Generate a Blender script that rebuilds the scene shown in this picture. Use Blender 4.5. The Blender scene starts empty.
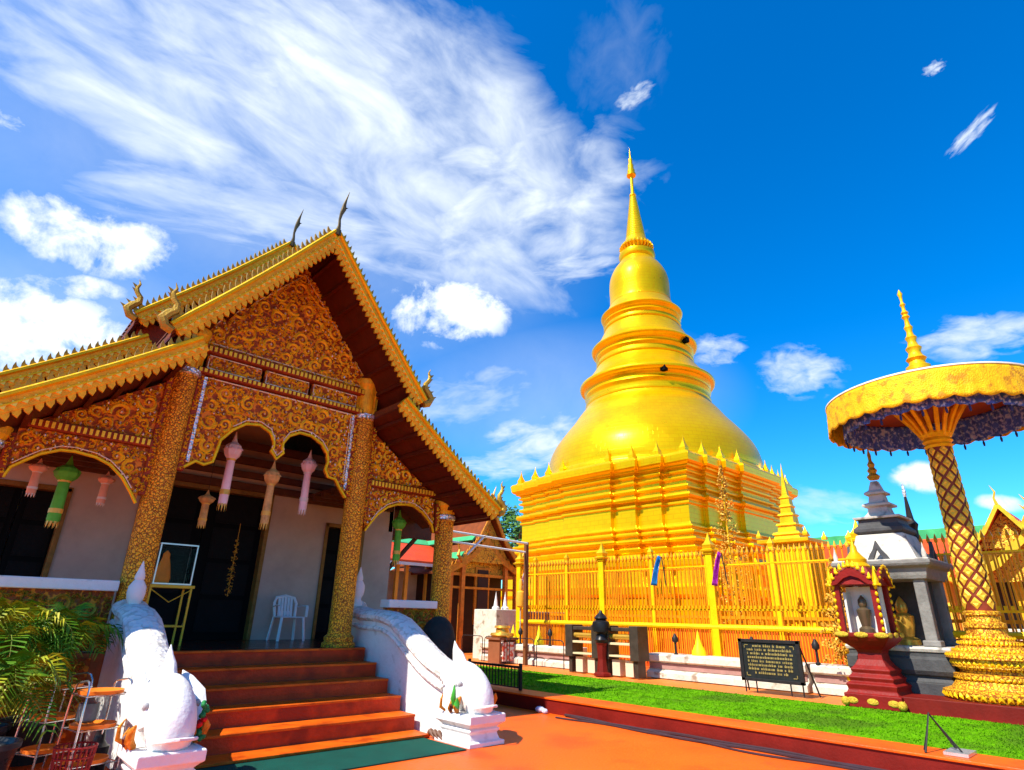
import bpy, bmesh, math, random
from mathutils import Vector, Matrix
from math import sin, cos, pi, radians as RAD
S = bpy.context.scene
COL = S.collection
random.seed(7)

# ---------------- camera ----------------
cam_d = bpy.data.cameras.new("camera"); cam = bpy.data.objects.new("camera", cam_d); COL.objects.link(cam)
pt, rl, yw = RAD(21.55), RAD(1.19), RAD(47.46)
F_ = Vector((cos(pt)*cos(yw), cos(pt)*sin(yw), sin(pt)))
R0 = Vector((sin(yw), -cos(yw), 0)); U0 = R0.cross(F_)
R_ = R0*cos(rl)+U0*sin(rl); U_ = U0*cos(rl)-R0*sin(rl)
mw = Matrix((R_, U_, -F_)).transposed().to_4x4(); mw.translation = Vector((0, 0, 1.5))
cam.matrix_world = mw
cam_d.sensor_width = 36; cam_d.lens = 585.8/1024*36; cam_d.clip_end = 5000; cam_d.clip_start = .05
S.camera = cam
S.view_settings.view_transform = 'Standard'; S.view_settings.look = 'None'
S.view_settings.exposure = 0.85; S.view_settings.gamma = 1
S.cycles.max_bounces = 7; S.cycles.diffuse_bounces = 4; S.cycles.glossy_bounces = 4

# ---------------- world ----------------
SUN_EL, SUN_TRAVEL = RAD(50), RAD(-4)      # the sun comes from the far left
SKY = 0.13
CLOUDS = [((0.0271, 0.7493, 0.6617),(2.467, -0.647, -0.125),(-0.19, 4.39, -5.719),1,1.10),
 ((0.3749, 0.6332, 0.6772),(1.998, -1.038, -0.874),(-0.258, 3.254, -3.638),1,1.30),
 ((0.5213, 0.5819, 0.6242),(2.538, -3.36, 0.212),(3.425, 2.063, -5.585),1,1.30),
 ((0.1767, 0.6503, 0.7388),(2.847, -1.447, -0.084),(1.225, 6.333, -6.544),1,1.10),
 ((0.3099, 0.7712, 0.556),(2.253, -1.488, -0.091),(2.209, 4.989, -9.05),1,1.00),
 ((0.6218, 0.5652, 0.5421),(4.798, -6.619, 0.476),(13.019, 7.057, -23.211),1,0.85),
 ((0.0324, 0.8811, 0.4719),(8.682, -1.58, 1.293),(2.373, 7.672, -15.549),0,1.00),
 ((0.0307, 0.9137, 0.4051),(15.469, -2.6, 3.458),(10.648, 20.195, -47.59),0,0.80),
 ((-0.0109, 0.9448, 0.3274),(7.247, -0.51, 0.185),(1.344, 3.624, -11.939),0,1.15),
 ((0.5067, 0.7179, 0.4774),(6.641, -5.642, 0.388),(4.914, 5.118, -13.958),0,1.15),
 ((0.6907, 0.667, 0.2794),(5.16, -6.638, 1.302),(5.233, 0.839, -16.727),1,1.10),
 ((0.5793, 0.7365, 0.3491),(4.976, -5.227, 1.339),(6.353, 1.899, -15.981),1,0.60),
 ((0.8113, 0.0293, 0.5839),(-11.244, -19.303, 15.733),(47.915, -47.062, -65.071),1,1.00),
 ((0.7527, 0.0412, 0.6571),(32.886, -71.235, -33.965),(65.918, 31.957, -78.278),1,0.95),
 ((0.8816, 0.3091, 0.3566),(5.307, -13.878, -2.494),(6.115, 5.971, -21.696),1,0.95),
 ((0.9281, 0.0983, 0.3592),(1.339, -12.617, -1.397),(9.39, 4.475, -26.878),1,0.95),
 ((0.574, 0.3674, 0.7318),(10.918, -27.508, 4.564),(48.453, 3.875, -40.637),1,0.80),
 ((0.8183, 0.4079, 0.4051),(9.247, -17.218, -2.574),(10.299, 9.461, -31.566),1,0.80),
 ((0.9606, 0.202, 0.1908),(5.48, -25.74, -2.967),(5.997, 10.5, -43.932),0,1.05),
 ((0.9805, 0.1285, 0.1489),(4.4, -33.577, -3.363),(9.502, 20.767, -83.849),0,0.80),
 ((0.6374, 0.733, 0.2375),(7.076, -6.881, 0.139),(5.644, 4.925, -32.459),1,0.80),
 ((-0.09, 0.8297, 0.5509),(34.033, -8.795, 17.898),(15.299, 33.713, -49.183),1,0.70),
 ((0.5331, 0.3603, 0.7655),(10.902, -5.978, -5.431),(1.272, 8.862, -5.709),1,0.12),
 ((0.9296, 0.3305, 0.1628),(4.057, -12.48, -0.898),(2.949, 6.736, -33.576),1,0.50),
 ((0.1449, 0.7715, 0.6195),(1.39, -0.674, -0.293),(-0.002, 1.457, -2.621),2,0.30),
 ((0.0313, 0.9373, 0.3472),(2.888, -0.662, 0.086),(0.746, 1.501, -5.561),2,0.34),
 ((0.693, 0.6337, 0.3438),(1.761, -2.606, -0.199),(1.277, 1.27, -6.368),2,0.25)]

W = bpy.data.worlds.new("World"); S.world = W; W.use_nodes = True
nt = W.node_tree; nt.nodes.clear()
def N(t, **k):
    n = nt.nodes.new(t)
    for a, b in k.items(): setattr(n, a, b)
    return n
def LK(a, b): nt.links.new(a, b)
def MA(op, a, b=None, c=None, clamp=False):
    n = N('ShaderNodeMath', operation=op, use_clamp=clamp)
    for i, v in enumerate((a, b, c)):
        if v is None: continue
        if isinstance(v, (int, float)): n.inputs[i].default_value = v
        else: LK(v, n.inputs[i])
    return n.outputs[0]
tc = N('ShaderNodeTexCoord'); D = tc.outputs['Generated']
def DOT(v, vec):
    n = N('ShaderNodeVectorMath', operation='DOT_PRODUCT'); LK(v, n.inputs[0]); n.inputs[1].default_value = vec
    return n.outputs['Value']
sky = N('ShaderNodeTexSky', sky_type='NISHITA'); sky.sun_disc = False
sky.sun_elevation = SUN_EL
sdir = Vector((-cos(SUN_TRAVEL), -sin(SUN_TRAVEL), 0))
sky.sun_rotation = math.atan2(sdir.x, sdir.y); sky.air_density = 1.0; sky.dust_density = .25; sky.ozone_density = 3.5
hs = N('ShaderNodeHueSaturation'); hs.inputs['Saturation'].default_value = 1.45; hs.inputs['Value'].default_value = 1.0
LK(sky.outputs[0], hs.inputs['Color'])
tint = N('ShaderNodeMixRGB', blend_type='MULTIPLY'); tint.inputs[0].default_value = 1; LK(hs.outputs[0], tint.inputs[1]); tint.inputs[2].default_value = (.42, .95, 1.10, 1)
def noise(vec, scale, det=8, rough=.6, dist=0):
    n = N('ShaderNodeTexNoise'); n.inputs['Scale'].default_value = scale; n.inputs['Detail'].default_value = det
    n.inputs['Roughness'].default_value = rough; n.inputs['Distortion'].default_value = dist
    LK(vec, n.inputs['Vector']); return n.outputs['Fac']
nP = noise(D, 6.5, 10, .62, .4); nP2 = noise(D, 17, 8, .62, .3)
tot = None
for (c, u, v, kind, den) in CLOUDS:
    sub = N('ShaderNodeVectorMath', operation='SUBTRACT'); LK(D, sub.inputs[0]); sub.inputs[1].default_value = c
    a = DOT(sub.outputs[0], u); b = DOT(sub.outputs[0], v)
    e = MA('SUBTRACT', 1.0, MA('ADD', MA('MULTIPLY', a, a), MA('MULTIPLY', b, b)))
    if kind == 0:
        k = MA('ADD', MA('MULTIPLY', MA('SUBTRACT', nP, .5), 3.6), MA('MULTIPLY', MA('SUBTRACT', nP2, .5), 3.4))
        m = MA('MULTIPLY', MA('ADD', MA('MULTIPLY', e, .9), k), 1.1*den, clamp=True)
    elif kind == 2:
        m = MA('MULTIPLY', MA('MULTIPLY', e, den, clamp=True), MA('ADD', .35, nP), clamp=True)
    else:
        lu = 1/Vector(u).length; lv = 1/Vector(v).length
        cv = N('ShaderNodeCombineXYZ'); LK(MA('MULTIPLY', a, max(lu*2.8, 1.0)), cv.inputs[0]); LK(MA('MULTIPLY', b, max(lv*4.6, 1.0)), cv.inputs[1]); cv.inputs[2].default_value = c[0]*9
        k = MA('MULTIPLY', MA('SUBTRACT', noise(cv.outputs[0], 2.2, 12, .56, .35), .5), 2.2)
        m = MA('MULTIPLY', MA('ADD', MA('ADD', MA('MULTIPLY', e, .72), -.05), k), .80*den, clamp=True)
    m = MA('MULTIPLY', m, MA('MULTIPLY', MA('ADD', e, .35), 1.3, clamp=True))
    m = MA('MULTIPLY', m, MA('GREATER_THAN', DOT(D, c), 0.0))
    tot = m if tot is None else MA('MAXIMUM', tot, m)
mixc = N('ShaderNodeMixRGB'); LK(tot, mixc.inputs[0]); LK(tint.outputs[0], mixc.inputs[1])
mixc.inputs[2].default_value = (4.6, 5.0, 5.35, 1)
bg = N('ShaderNodeBackground'); bg.inputs[1].default_value = SKY; LK(mixc.outputs[0], bg.inputs[0])
wo = N('ShaderNodeOutputWorld'); LK(bg.outputs[0], wo.inputs[0])
# ---------------- sun ----------------
sl = bpy.data.lights.new("sun", 'SUN'); sl.energy = 4.6; sl.angle = RAD(.5); sl.color = (1, .93, .82)
so = bpy.data.objects.new("sun", sl); COL.objects.link(so)
trav = Vector((cos(SUN_TRAVEL)*cos(SUN_EL), sin(SUN_TRAVEL)*cos(SUN_EL), -sin(SUN_EL)))
so.rotation_euler = trav.to_track_quat('-Z', 'Y').to_euler()

# ---------------- materials ----------------
MC = {}
def mat(name, col, rough=.6, metal=0., var=.12, scale=5., bump=0., bscale=25., col2=None, c2scale=10., c2thr=.5, spec=.2, emis=0, kind='noise'):
    """base colour with broad noise variation, optional second colour in a voronoi/wave/brick pattern, bump"""
    if name in MC: return MC[name]
    m = bpy.data.materials.new(name); m.use_nodes = True; t = m.node_tree
    bs = t.nodes['Principled BSDF']
    bs.inputs['Roughness'].default_value = rough; bs.inputs['Metallic'].default_value = metal
    bs.inputs['Specular IOR Level'].default_value = spec
    tcn = t.nodes.new('ShaderNodeTexCoord'); O = tcn.outputs['Object']
    def nd(tp, **k):
        n = t.nodes.new(tp)
        for a, b in k.items(): setattr(n, a, b)
        return n
    nz = nd('ShaderNodeTexNoise'); nz.inputs['Scale'].default_value = scale; nz.inputs['Detail'].default_value = 7; nz.inputs['Roughness'].default_value = .65
    t.links.new(O, nz.inputs['Vector'])
    cr = nd('ShaderNodeValToRGB'); cr.color_ramp.elements[0].position = .3; cr.color_ramp.elements[1].position = .7
    cr.color_ramp.elements[0].color = tuple(max(0, x*(1-var)) for x in col)+(1,)
    cr.color_ramp.elements[1].color = tuple(min(1, x*(1+var)) for x in col)+(1,)
    t.links.new(nz.outputs['Fac'], cr.inputs[0]); out = cr.outputs[0]; pat = None
    if col2 is not None:
        if kind == 'crackle':
            dn = nd('ShaderNodeTexNoise'); dn.inputs['Scale'].default_value = c2scale*.6; dn.inputs['Detail'].default_value = 3; t.links.new(O, dn.inputs['Vector'])
            mv = nd('ShaderNodeVectorMath', operation='MULTIPLY_ADD'); t.links.new(dn.outputs['Color'], mv.inputs[0]); mv.inputs[1].default_value = (2.2/c2scale,)*3; t.links.new(O, mv.inputs[2])
            v = nd('ShaderNodeTexVoronoi', feature='DISTANCE_TO_EDGE'); v.inputs['Scale'].default_value = c2scale; t.links.new(mv.outputs[0], v.inputs['Vector']); pat = v.outputs['Distance']
        elif kind == 'dots':
            v = nd('ShaderNodeTexVoronoi'); v.inputs['Scale'].default_value = c2scale; t.links.new(O, v.inputs['Vector']); pat = v.outputs['Distance']
        elif kind == 'brick':
            mp = nd('ShaderNodeMapping'); mp.inputs['Rotation'].default_value = (RAD(90), 0, RAD(38)); t.links.new(O, mp.inputs['Vector'])
            v = nd('ShaderNodeTexBrick'); v.inputs['Scale'].default_value = c2scale; v.inputs['Mortar Size'].default_value = .012; t.links.new(mp.outputs[0], v.inputs['Vector'])
            v.inputs['Color1'].default_value = (0, 0, 0, 1); v.inputs['Color2'].default_value = (.35, .35, .35, 1); v.inputs['Mortar'].default_value = (1, 1, 1, 1); pat = v.outputs['Color']
        elif kind == 'plates':
            sx_ = nd('ShaderNodeSeparateXYZ'); t.links.new(O, sx_.inputs[0]); at_ = nd('ShaderNodeMath', operation='ARCTAN2'); t.links.new(sx_.outputs[1], at_.inputs[0]); t.links.new(sx_.outputs[0], at_.inputs[1])
            m5 = nd('ShaderNodeMath', operation='MULTIPLY'); t.links.new(at_.outputs[0], m5.inputs[0]); m5.inputs[1].default_value = 5.0
            cb = nd('ShaderNodeCombineXYZ'); t.links.new(m5.outputs[0], cb.inputs[0]); t.links.new(sx_.outputs[2], cb.inputs[1])
            v = nd('ShaderNodeTexBrick'); v.inputs['Scale'].default_value = c2scale; v.inputs['Mortar Size'].default_value = .014; v.inputs['Brick Width'].default_value = .62; v.inputs['Row Height'].default_value = .30; t.links.new(cb.outputs[0], v.inputs['Vector'])
            v.inputs['Color1'].default_value = (0, 0, 0, 1); v.inputs['Color2'].default_value = (.30, .30, .30, 1); v.inputs['Mortar'].default_value = (1, 1, 1, 1); v.inputs['Bias'].default_value = 0
            nw = nd('ShaderNodeTexNoise'); nw.inputs['Scale'].default_value = 3; nw.inputs['Detail'].default_value = 6; t.links.new(O, nw.inputs['Vector'])
            am = nd('ShaderNodeMath', operation='MULTIPLY_ADD'); t.links.new(v.outputs['Color'], am.inputs[0]); am.inputs[1].default_value = .8; mm = nd('ShaderNodeMath', operation='MULTIPLY'); t.links.new(nw.outputs['Fac'], mm.inputs[0]); mm.inputs[1].default_value = .55; t.links.new(mm.outputs[0], am.inputs[2]); pat = am.outputs[0]
        elif kind == 'filigree':
            v = nd('ShaderNodeTexNoise'); v.inputs['Scale'].default_value = c2scale; v.inputs['Detail'].default_value = 2; v.inputs['Distortion'].default_value = 2.2
            t.links.new(O, v.inputs['Vector']); s1 = nd('ShaderNodeMath', operation='SUBTRACT'); t.links.new(v.outputs['Fac'], s1.inputs[0]); s1.inputs[1].default_value = .5
            s2 = nd('ShaderNodeMath', operation='ABSOLUTE'); t.links.new(s1.outputs[0], s2.inputs[0]); s3 = nd('ShaderNodeMath', operation='MULTIPLY'); t.links.new(s2.outputs[0], s3.inputs[0]); s3.inputs[1].default_value = 8; pat = s3.outputs[0]
        else:
            v = nd('ShaderNodeTexNoise'); v.inputs['Scale'].default_value = c2scale; v.inputs['Detail'].default_value = 5; t.links.new(O, v.inputs['Vector']); pat = v.outputs['Fac']
        r2 = nd('ShaderNodeValToRGB'); r2.color_ramp.elements[0].position = max(0, c2thr-(.18 if kind == 'plates' else .05)); r2.color_ramp.elements[1].position = min(1, c2thr+.07)
        t.links.new(pat, r2.inputs[0])
        mx = nd('ShaderNodeMixRGB'); t.links.new(r2.outputs[0], mx.inputs[0]); t.links.new(out, mx.inputs[1]); mx.inputs[2].default_value = tuple(col2)+(1,); out = mx.outputs[0]
    t.links.new(out, bs.inputs['Base Color'])
    rr = nd('ShaderNodeMapRange'); rr.inputs['To Min'].default_value = max(0, rough-.12); rr.inputs['To Max'].default_value = min(1, rough+.12)
    t.links.new(nz.outputs['Fac'], rr.inputs['Value']); t.links.new(rr.outputs[0], bs.inputs['Roughness'])
    if bump:
        b = nd('ShaderNodeBump'); b.inputs['Strength'].default_value = bump; b.inputs['Distance'].default_value = .03
        if pat is not None and kind in ('filigree', 'crackle', 'dots', 'brick', 'plates'): t.links.new(pat, b.inputs['Height'])
        else:
            n2 = nd('ShaderNodeTexNoise'); n2.inputs['Scale'].default_value = bscale; n2.inputs['Detail'].default_value = 5; t.links.new(O, n2.inputs['Vector']); t.links.new(n2.outputs['Fac'], b.inputs['Height'])
        t.links.new(b.outputs[0], bs.inputs['Normal'])
    if emis: bs.inputs['Emission Color'].default_value = tuple(col)+(1,); bs.inputs['Emission Strength'].default_value = emis
    MC[name] = m; return m
gold_leaf = lambda: mat('gilded_copper', (1.0, .545, .0), .31, .60, .08, .6, .20, 5, (.88, .43, .0), 1.5, .62, spec=.2, kind='plates')
gold = lambda: mat('gold_paint', (.92, .50, .006), .38, .45, .15, 4, .15, 30)
gold_old = lambda: mat('aged_gold_paint', (.42, .26, .03), .45, .35, .3, 7, .3, 40)
gold_orange = lambda: mat('orange_gold_lacquer', (.92, .42, .012), .42, .25, .3, 9, .25, 60)
carve = lambda: mat('carved_gilt_wood', (1.0, .62, .035), .36, .25, .22, 6, .3, 60)
red_lac = lambda: mat('red_brown_lacquer', (.26, .040, .008), .45, 0, .35, 6, .3, 50)
carve_bg = lambda: mat('red_ground_of_carving', (.26, .055, .006), .5, 0, .35, 8, .5, 60, (.66, .22, .012), 16, .62, kind='dots')
col_mat = lambda: mat('gilt_stucco_column', (.28, .08, .010), .4, .2, .3, 6, .9, 60, (1.0, .50, .03), 24, .10, kind='crackle')
dark_wood = lambda: mat('dark_brown_timber', (.10, .035, .015), .6, 0, .3, 5, .3, 30)
black_m = lambda: mat('black_lacquer', (.003, .004, .005), .6, 0, .3, 5, spec=.05)
white = lambda: mat('white_plaster', (.76, .75, .71), .55, 0, .06, 4, .35, 18, (.52, .50, .45), 5, .70)
white_st = lambda: mat('weathered_white_plaster', (.62, .57, .46), .7, 0, .2, 5, .3, 20, (.30, .24, .17), 4.5, .60)
pink_wall = lambda: mat('aged_lime_wall', (.47, .38, .33), .75, 0, .14, 1.6, .15, 12)
floor_m = lambda: mat('red_orange_paint_floor', (.80, .105, .001), .48, 0, .14, 1.3, .25, 30, (.60, .070, .002), 1.1, .58, spec=.3)
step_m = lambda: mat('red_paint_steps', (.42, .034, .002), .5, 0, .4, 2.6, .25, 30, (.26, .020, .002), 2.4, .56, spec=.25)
kerb_m = lambda: mat('dark_red_paint', (.15, .007, .003), .6, 0, .2, 3, .15, 30)
turf_m = lambda: mat('green_turf', (.125, .36, .0), .95, 0, .35, 3.5, 1.0, 90, (.09, .22, .005), .9, .57, spec=.1)
carpet_m = lambda: mat('teal_carpet', (.004, .085, .060), .95, 0, .2, 3, .8, 160)
roof_m = lambda: mat('brown_roof_tiles', (.15, .04, .01), .7, 0, .3, 9, .6, 30)
mirror = lambda: mat('mirror_glass_mosaic', (.80, .82, .84), .22, .5, .2, 30, .5, 60, (.25, .28, .22), 24, .62, kind='dots')
dark_metal = lambda: mat('dark_iron', (.025, .022, .022), .5, .3, .2, 9)
white_sc = lambda: mat('white_scaled_plaster', (.74, .72, .67), .55, 0, .08, 4, .55, 18, (.56, .53, .47), 15, .62, kind='dots')
chrome = lambda: mat('chrome_tube', (.55, .55, .56), .22, .9, .1, 9)
plastic_w = lambda: mat('white_plastic', (.72, .75, .80), .4, 0, .04, 4)

# ---------------- mesh helpers ----------------
class MB:
    def __init__(s): s.v = []; s.f = []
    def add(s, vs, fs):
        o = len(s.v); s.v += [tuple(v) for v in vs]; s.f += [tuple(i+o for i in f) for f in fs]; return s
    def box(s, x0, y0, z0, x1, y1, z1):
        v = [(x, y, z) for z in (z0, z1) for y in (y0, y1) for x in (x0, x1)]
        return s.add(v, [(0, 2, 3, 1), (4, 5, 7, 6), (0, 1, 5, 4), (2, 6, 7, 3), (0, 4, 6, 2), (1, 3, 7, 5)])
    def cbox(s, x, y, z, sx, sy, sz): return s.box(x-sx/2, y-sy/2, z, x+sx/2, y+sy/2, z+sz)
    def beam(s, p, q, w, h, up=(0, 0, 1)):
        p = Vector(p); q = Vector(q); d = (q-p).normalized(); r = d.cross(Vector(up))
        if r.length < 1e-4: r = Vector((1, 0, 0))
        r.normalize(); u = r.cross(d)
        v = [b+r*(w/2*a)+u*(h/2*c) for b in (p, q) for a, c in ((-1, -1), (1, -1), (1, 1), (-1, 1))]
        return s.add(v, [(0, 1, 2, 3), (7, 6, 5, 4), (0, 4, 5, 1), (1, 5, 6, 2), (2, 6, 7, 3), (3, 7, 4, 0)])
    def tube(s, pts, r, n=8, cap=True, flat=None):
        pts = [Vector(p) for p in pts]; m = len(pts); rs = r if isinstance(r, (list, tuple)) else [r]*m
        vs = []; prev = None
        for i, p in enumerate(pts):
            d = (pts[min(i+1, m-1)]-pts[max(i-1, 0)]).normalized()
            if prev is None:
                a = Vector((0, 0, 1)) if abs(d.z) < .9 else Vector((1, 0, 0)); a = (a-d*a.dot(d)).normalized()
            else: a = (prev-d*prev.dot(d)).normalized()
            prev = a; b = d.cross(a)
            ra = rs[i]; 
            if isinstance(ra, tuple): r1, r2 = ra
            else: r1 = r2 = ra
            for k in range(n):
                t = 2*pi*k/n; vs.append(p+a*cos(t)*r1+b*sin(t)*r2)
        fs = [(i*n+k, i*n+(k+1) % n, (i+1)*n+(k+1) % n, (i+1)*n+k) for i in range(m-1) for k in range(n)]
        if cap: fs += [tuple(range(n-1, -1, -1)), tuple((m-1)*n+k for k in range(n))]
        return s.add(vs, fs)
    def lathe(s, prof, c=(0, 0, 0), n=32, rot=0, sq=0):
        vs = []; m = len(prof)
        for z, r in prof:
            for k in range(n):
                t = 2*pi*(k)/n+rot; vs.append((c[0]+r*cos(t), c[1]+r*sin(t), c[2]+z))
        fs = [(i*n+k, i*n+(k+1) % n, (i+1)*n+(k+1) % n, (i+1)*n+k) for i in range(m-1) for k in range(n)]
        fs += [tuple(range(n-1, -1, -1)), tuple((m-1)*n+k for k in range(n))]
        return s.add(vs, fs)
    def sqstack(s, prof, c, hx=1, hy=1):          # square tiers: (z, halfwidth)
        vs = []; m = len(prof)
        for z, r in prof:
            for a, b in ((-1, -1), (1, -1), (1, 1), (-1, 1)): vs.append((c[0]+a*r*hx, c[1]+b*r*hy, c[2]+z))
        fs = [(i*4+k, i*4+(k+1) % 4, (i+1)*4+(k+1) % 4, (i+1)*4+k) for i in range(m-1) for k in range(4)]
        return s.add(vs, fs+[(3, 2, 1, 0), tuple((m-1)*4+k for k in range(4))])
    def prism(s, poly, axis, a, b):               # 2d polygon extruded along an axis between a and b
        n = len(poly)
        def P(u, v, w): return (w, u, v) if axis == 'x' else (u, w, v) if axis == 'y' else (u, v, w)
        vs = [P(u, v, a) for u, v in poly]+[P(u, v, b) for u, v in poly]
        return s.add(vs, [tuple(range(n)), tuple(range(2*n-1, n-1, -1))]+[(i, i+n, (i+1) % n+n, (i+1) % n) for i in range(n)])
    def sphere(s, c, r, n=12, m=8):
        rx, ry, rz = r if isinstance(r, tuple) else (r, r, r)
        vs = []; 
        for i in range(m+1):
            ph = pi*i/m
            for k in range(n): vs.append((c[0]+rx*sin(ph)*cos(2*pi*k/n), c[1]+ry*sin(ph)*sin(2*pi*k/n), c[2]+rz*cos(ph)))
        fs = [(i*n+k, (i+1)*n+k, (i+1)*n+(k+1) % n, i*n+(k+1) % n) for i in range(m) for k in range(n)]
        return s.add(vs, fs)
    def build(s, name, m, parent=None, smooth=False, bevel=0, sub=0):
        me = bpy.data.meshes.new(name); root = parent; off = Vector((0, 0, 0))
        while root is not None and root.parent is not None: root = root.parent
        if root is not None and root.type == 'EMPTY': off = Vector(root.location)
        me.from_pydata([(x-off.x, y-off.y, z-off.z) for x, y, z in s.v], [], s.f)
        bm = bmesh.new(); bm.from_mesh(me)
        bmesh.ops.remove_doubles(bm, verts=bm.verts, dist=1e-5); bmesh.ops.recalc_face_normals(bm, faces=bm.faces)
        for f in bm.faces: f.smooth = smooth
        bm.to_mesh(me); bm.free()
        if smooth: 
            try: me.set_sharp_from_angle(angle=RAD(42))
            except Exception: pass
        if m is not None: me.materials.append(m)
        o = bpy.data.objects.new(name, me); COL.objects.link(o)
        if parent is not None: o.parent = parent
        if bevel:
            b = o.modifiers.new('bevel', 'BEVEL'); b.width = bevel; b.segments = 2; b.limit_method = 'ANGLE'
        if sub:
            b = o.modifiers.new('sub', 'SUBSURF'); b.levels = b.render_levels = sub
        return o
def tag(o, label, cat, group=None):
    o['label'] = label; o['category'] = cat
    if group: o['group'] = group
    return o
def thing(name, label, cat, loc=(0, 0, 0), group=None):
    o = bpy.data.objects.new(name, None); COL.objects.link(o); o.location = loc; o.empty_display_size = .2
    return tag(o, label, cat, group)
def struct(o): o['kind'] = 'structure'; return o
def copy_tree(o, parent=None, loc=None, rz=None, label=None, scale=None):
    c = o.copy(); COL.objects.link(c); c.parent = parent
    if loc is not None: c.location = loc
    if rz is not None: c.rotation_euler = (0, 0, rz)
    if scale is not None: c.scale = (scale,)*3
    if label: c['label'] = label
    for ch in [x for x in bpy.data.objects if x.parent == o]: copy_tree(ch, c)
    return c
def circ_pts(c, r, a0, a1, n, plane='xz', y=0):
    return [(c[0]+r*cos(a0+(a1-a0)*i/n), y, c[1]+r*sin(a0+(a1-a0)*i/n)) for i in range(n+1)]
def in_poly(x, y, P):
    r = False; n = len(P); j = n-1
    for i in range(n):
        if (P[i][1] > y) != (P[j][1] > y) and x < (P[j][0]-P[i][0])*(y-P[i][1])/(P[j][1]-P[i][1])+P[i][0]: r = not r
        j = i
    return r
def edge_dist(x, y, P):
    d = 9; n = len(P)
    for i in range(n):
        ax, ay = P[i]; bx, by = P[(i+1) % n]; vx, vy = bx-ax, by-ay; L = vx*vx+vy*vy or 1e-9
        t = max(0, min(1, ((x-ax)*vx+(y-ay)*vy)/L)); d = min(d, math.hypot(x-ax-vx*t, y-ay-vy*t))
    return d
def ribbon(mb, pts, w, y, h):
    """raised strap with a ridge, in a y-plane facing -y; pts are (x, z)"""
    m = len(pts); vs = []; fs = []
    for i, (x, z) in enumerate(pts):
        x0, z0 = pts[max(i-1, 0)]; x1, z1 = pts[min(i+1, m-1)]; dx, dz = x1-x0, z1-z0; L = math.hypot(dx, dz) or 1
        nx, nz = -dz/L, dx/L; t = i/(m-1); ww = w*(1-.65*t)
        vs += [(x-nx*ww, y, z-nz*ww), (x, y-h, z), (x+nx*ww, y, z+nz*ww)]
    for i in range(m-1):
        a = i*3; fs += [(a, a+1, a+4, a+3), (a+1, a+2, a+5, a+4)]
    mb.add(vs, fs)
def scrolls(mb, P, y, rmax=.17, rmin=.045, n=2600, studs=None, seed=1):
    """carved foliage scrolls packed into polygon P (x,z)"""
    rg = random.Random(seed); xs = [p[0] for p in P]; zs = [p[1] for p in P]; C = []
    for k in range(n):
        x = rg.uniform(min(xs), max(xs)); z = rg.uniform(min(zs), max(zs))
        if not in_poly(x, z, P): continue
        r = edge_dist(x, z, P)*.95
        for (a, b, c) in C:
            r = min(r, math.hypot(a-x, b-z)-c*.92)
            if r < rmin: break
        if r < rmin: continue
        C.append((x, z, min(r, rmax)))
    for (x, z, r) in C:
        s = rg.choice((-1, 1)); a0 = rg.uniform(0, 2*pi); T = 2*pi*(1.35 if r > .07 else .95)
        q = 20 if r > .07 else 11
        pts = [(x+r*(1-.86*(i/q)**.8)*cos(a0+s*T*i/q), z+r*(1-.86*(i/q)**.8)*sin(a0+s*T*i/q)) for i in range(q+1)]
        ribbon(mb, pts, min(.030, r*.27), y, .034)
        for j in range(int(3+r*22)):                     # leaf curls off the stem
            t = rg.uniform(.0, .6)*T; rr = r*(1-.8*(t/T)); a = a0+s*t; px_, pz = x+rr*cos(a), z+rr*sin(a); L = min(.075, r*.5)
            d = a+s*rg.uniform(.3, 1.0); ribbon(mb, [(px_, pz), (px_+L*.5*cos(d), pz+L*.5*sin(d)), (px_+L*cos(d+s*.8), pz+L*sin(d+s*.8))], .020, y, .028)
        if studs is not None and rg.random() < .75:
            b = .011+.008*rg.random(); studs.add([(x-b, y-.03, z), (x, y-.03, z-b*1.5), (x+b, y-.03, z), (x, y-.03, z+b*1.5), (x, y-.045, z)], [(0, 1, 4), (1, 2, 4), (2, 3, 4), (3, 0, 4)])
# ================= ground =================
struct(MB().box(-1500, -1500, -.3, 1500, 1500, -.02).build('ground', mat('packed_earth', (.30, .22, .14), .9, 0, .2, .2)))
struct(MB().box(-25, -12, -.018, 8.13, 60, 0).build('courtyard_floor', floor_m()))
struct(MB().box(8.13, -12, -.01, 60, 60, .222).build('terrace_floor', mat('orange_terrace_paint', (.72, .19, .03), .55, 0, .2, 1.4, .15, 30, (.5, .16, .05), 1.6, .62)))
struct(MB().box(8.095, -12, 0, 8.13, 60, .205).build('kerb_face', kerb_m()))
struct(MB().box(8.07, -12, .205, 8.60, 60, .236).build('kerb_coping', floor_m(), bevel=.008))
struct(MB().box(8.60, -12, .2, 11.45, 60, .240).build('turf_strip', turf_m()))
g = MB(); rg = random.Random(3)
for k in range(26000):                       # short blades standing on the turf
    x = rg.uniform(8.61, 11.44); y = 1.2+rg.random()**1.3*12; a = rg.uniform(0, pi); h = .010+.012*rg.random(); w = .004+.0012*math.hypot(x, y)*.6
    l = rg.uniform(-.012, .012)
    g.add([(x-w*cos(a), y-w*sin(a), .239), (x+w*cos(a), y+w*sin(a), .239), (x+l, y+l, .239+h)], [(0, 1, 2)])
o = g.build('grass_blades', turf_m()); o['kind'] = 'stuff'; 
struct(MB().box(11.52, -10, .222, 14.2, 3.42, .45).build('shrine_platform', kerb_m(), bevel=.01))
struct(MB().box(2.1, 6.28, .001, 5.15, 7.17, .014).build('entrance_carpet', carpet_m()))

# ================= temple hall =================
AX = 3.43
hall = thing('temple_hall', 'ornate temple hall with carved golden gable and brown tiered roof above red steps', 'temple', (AX, 9.1, 0))
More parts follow.
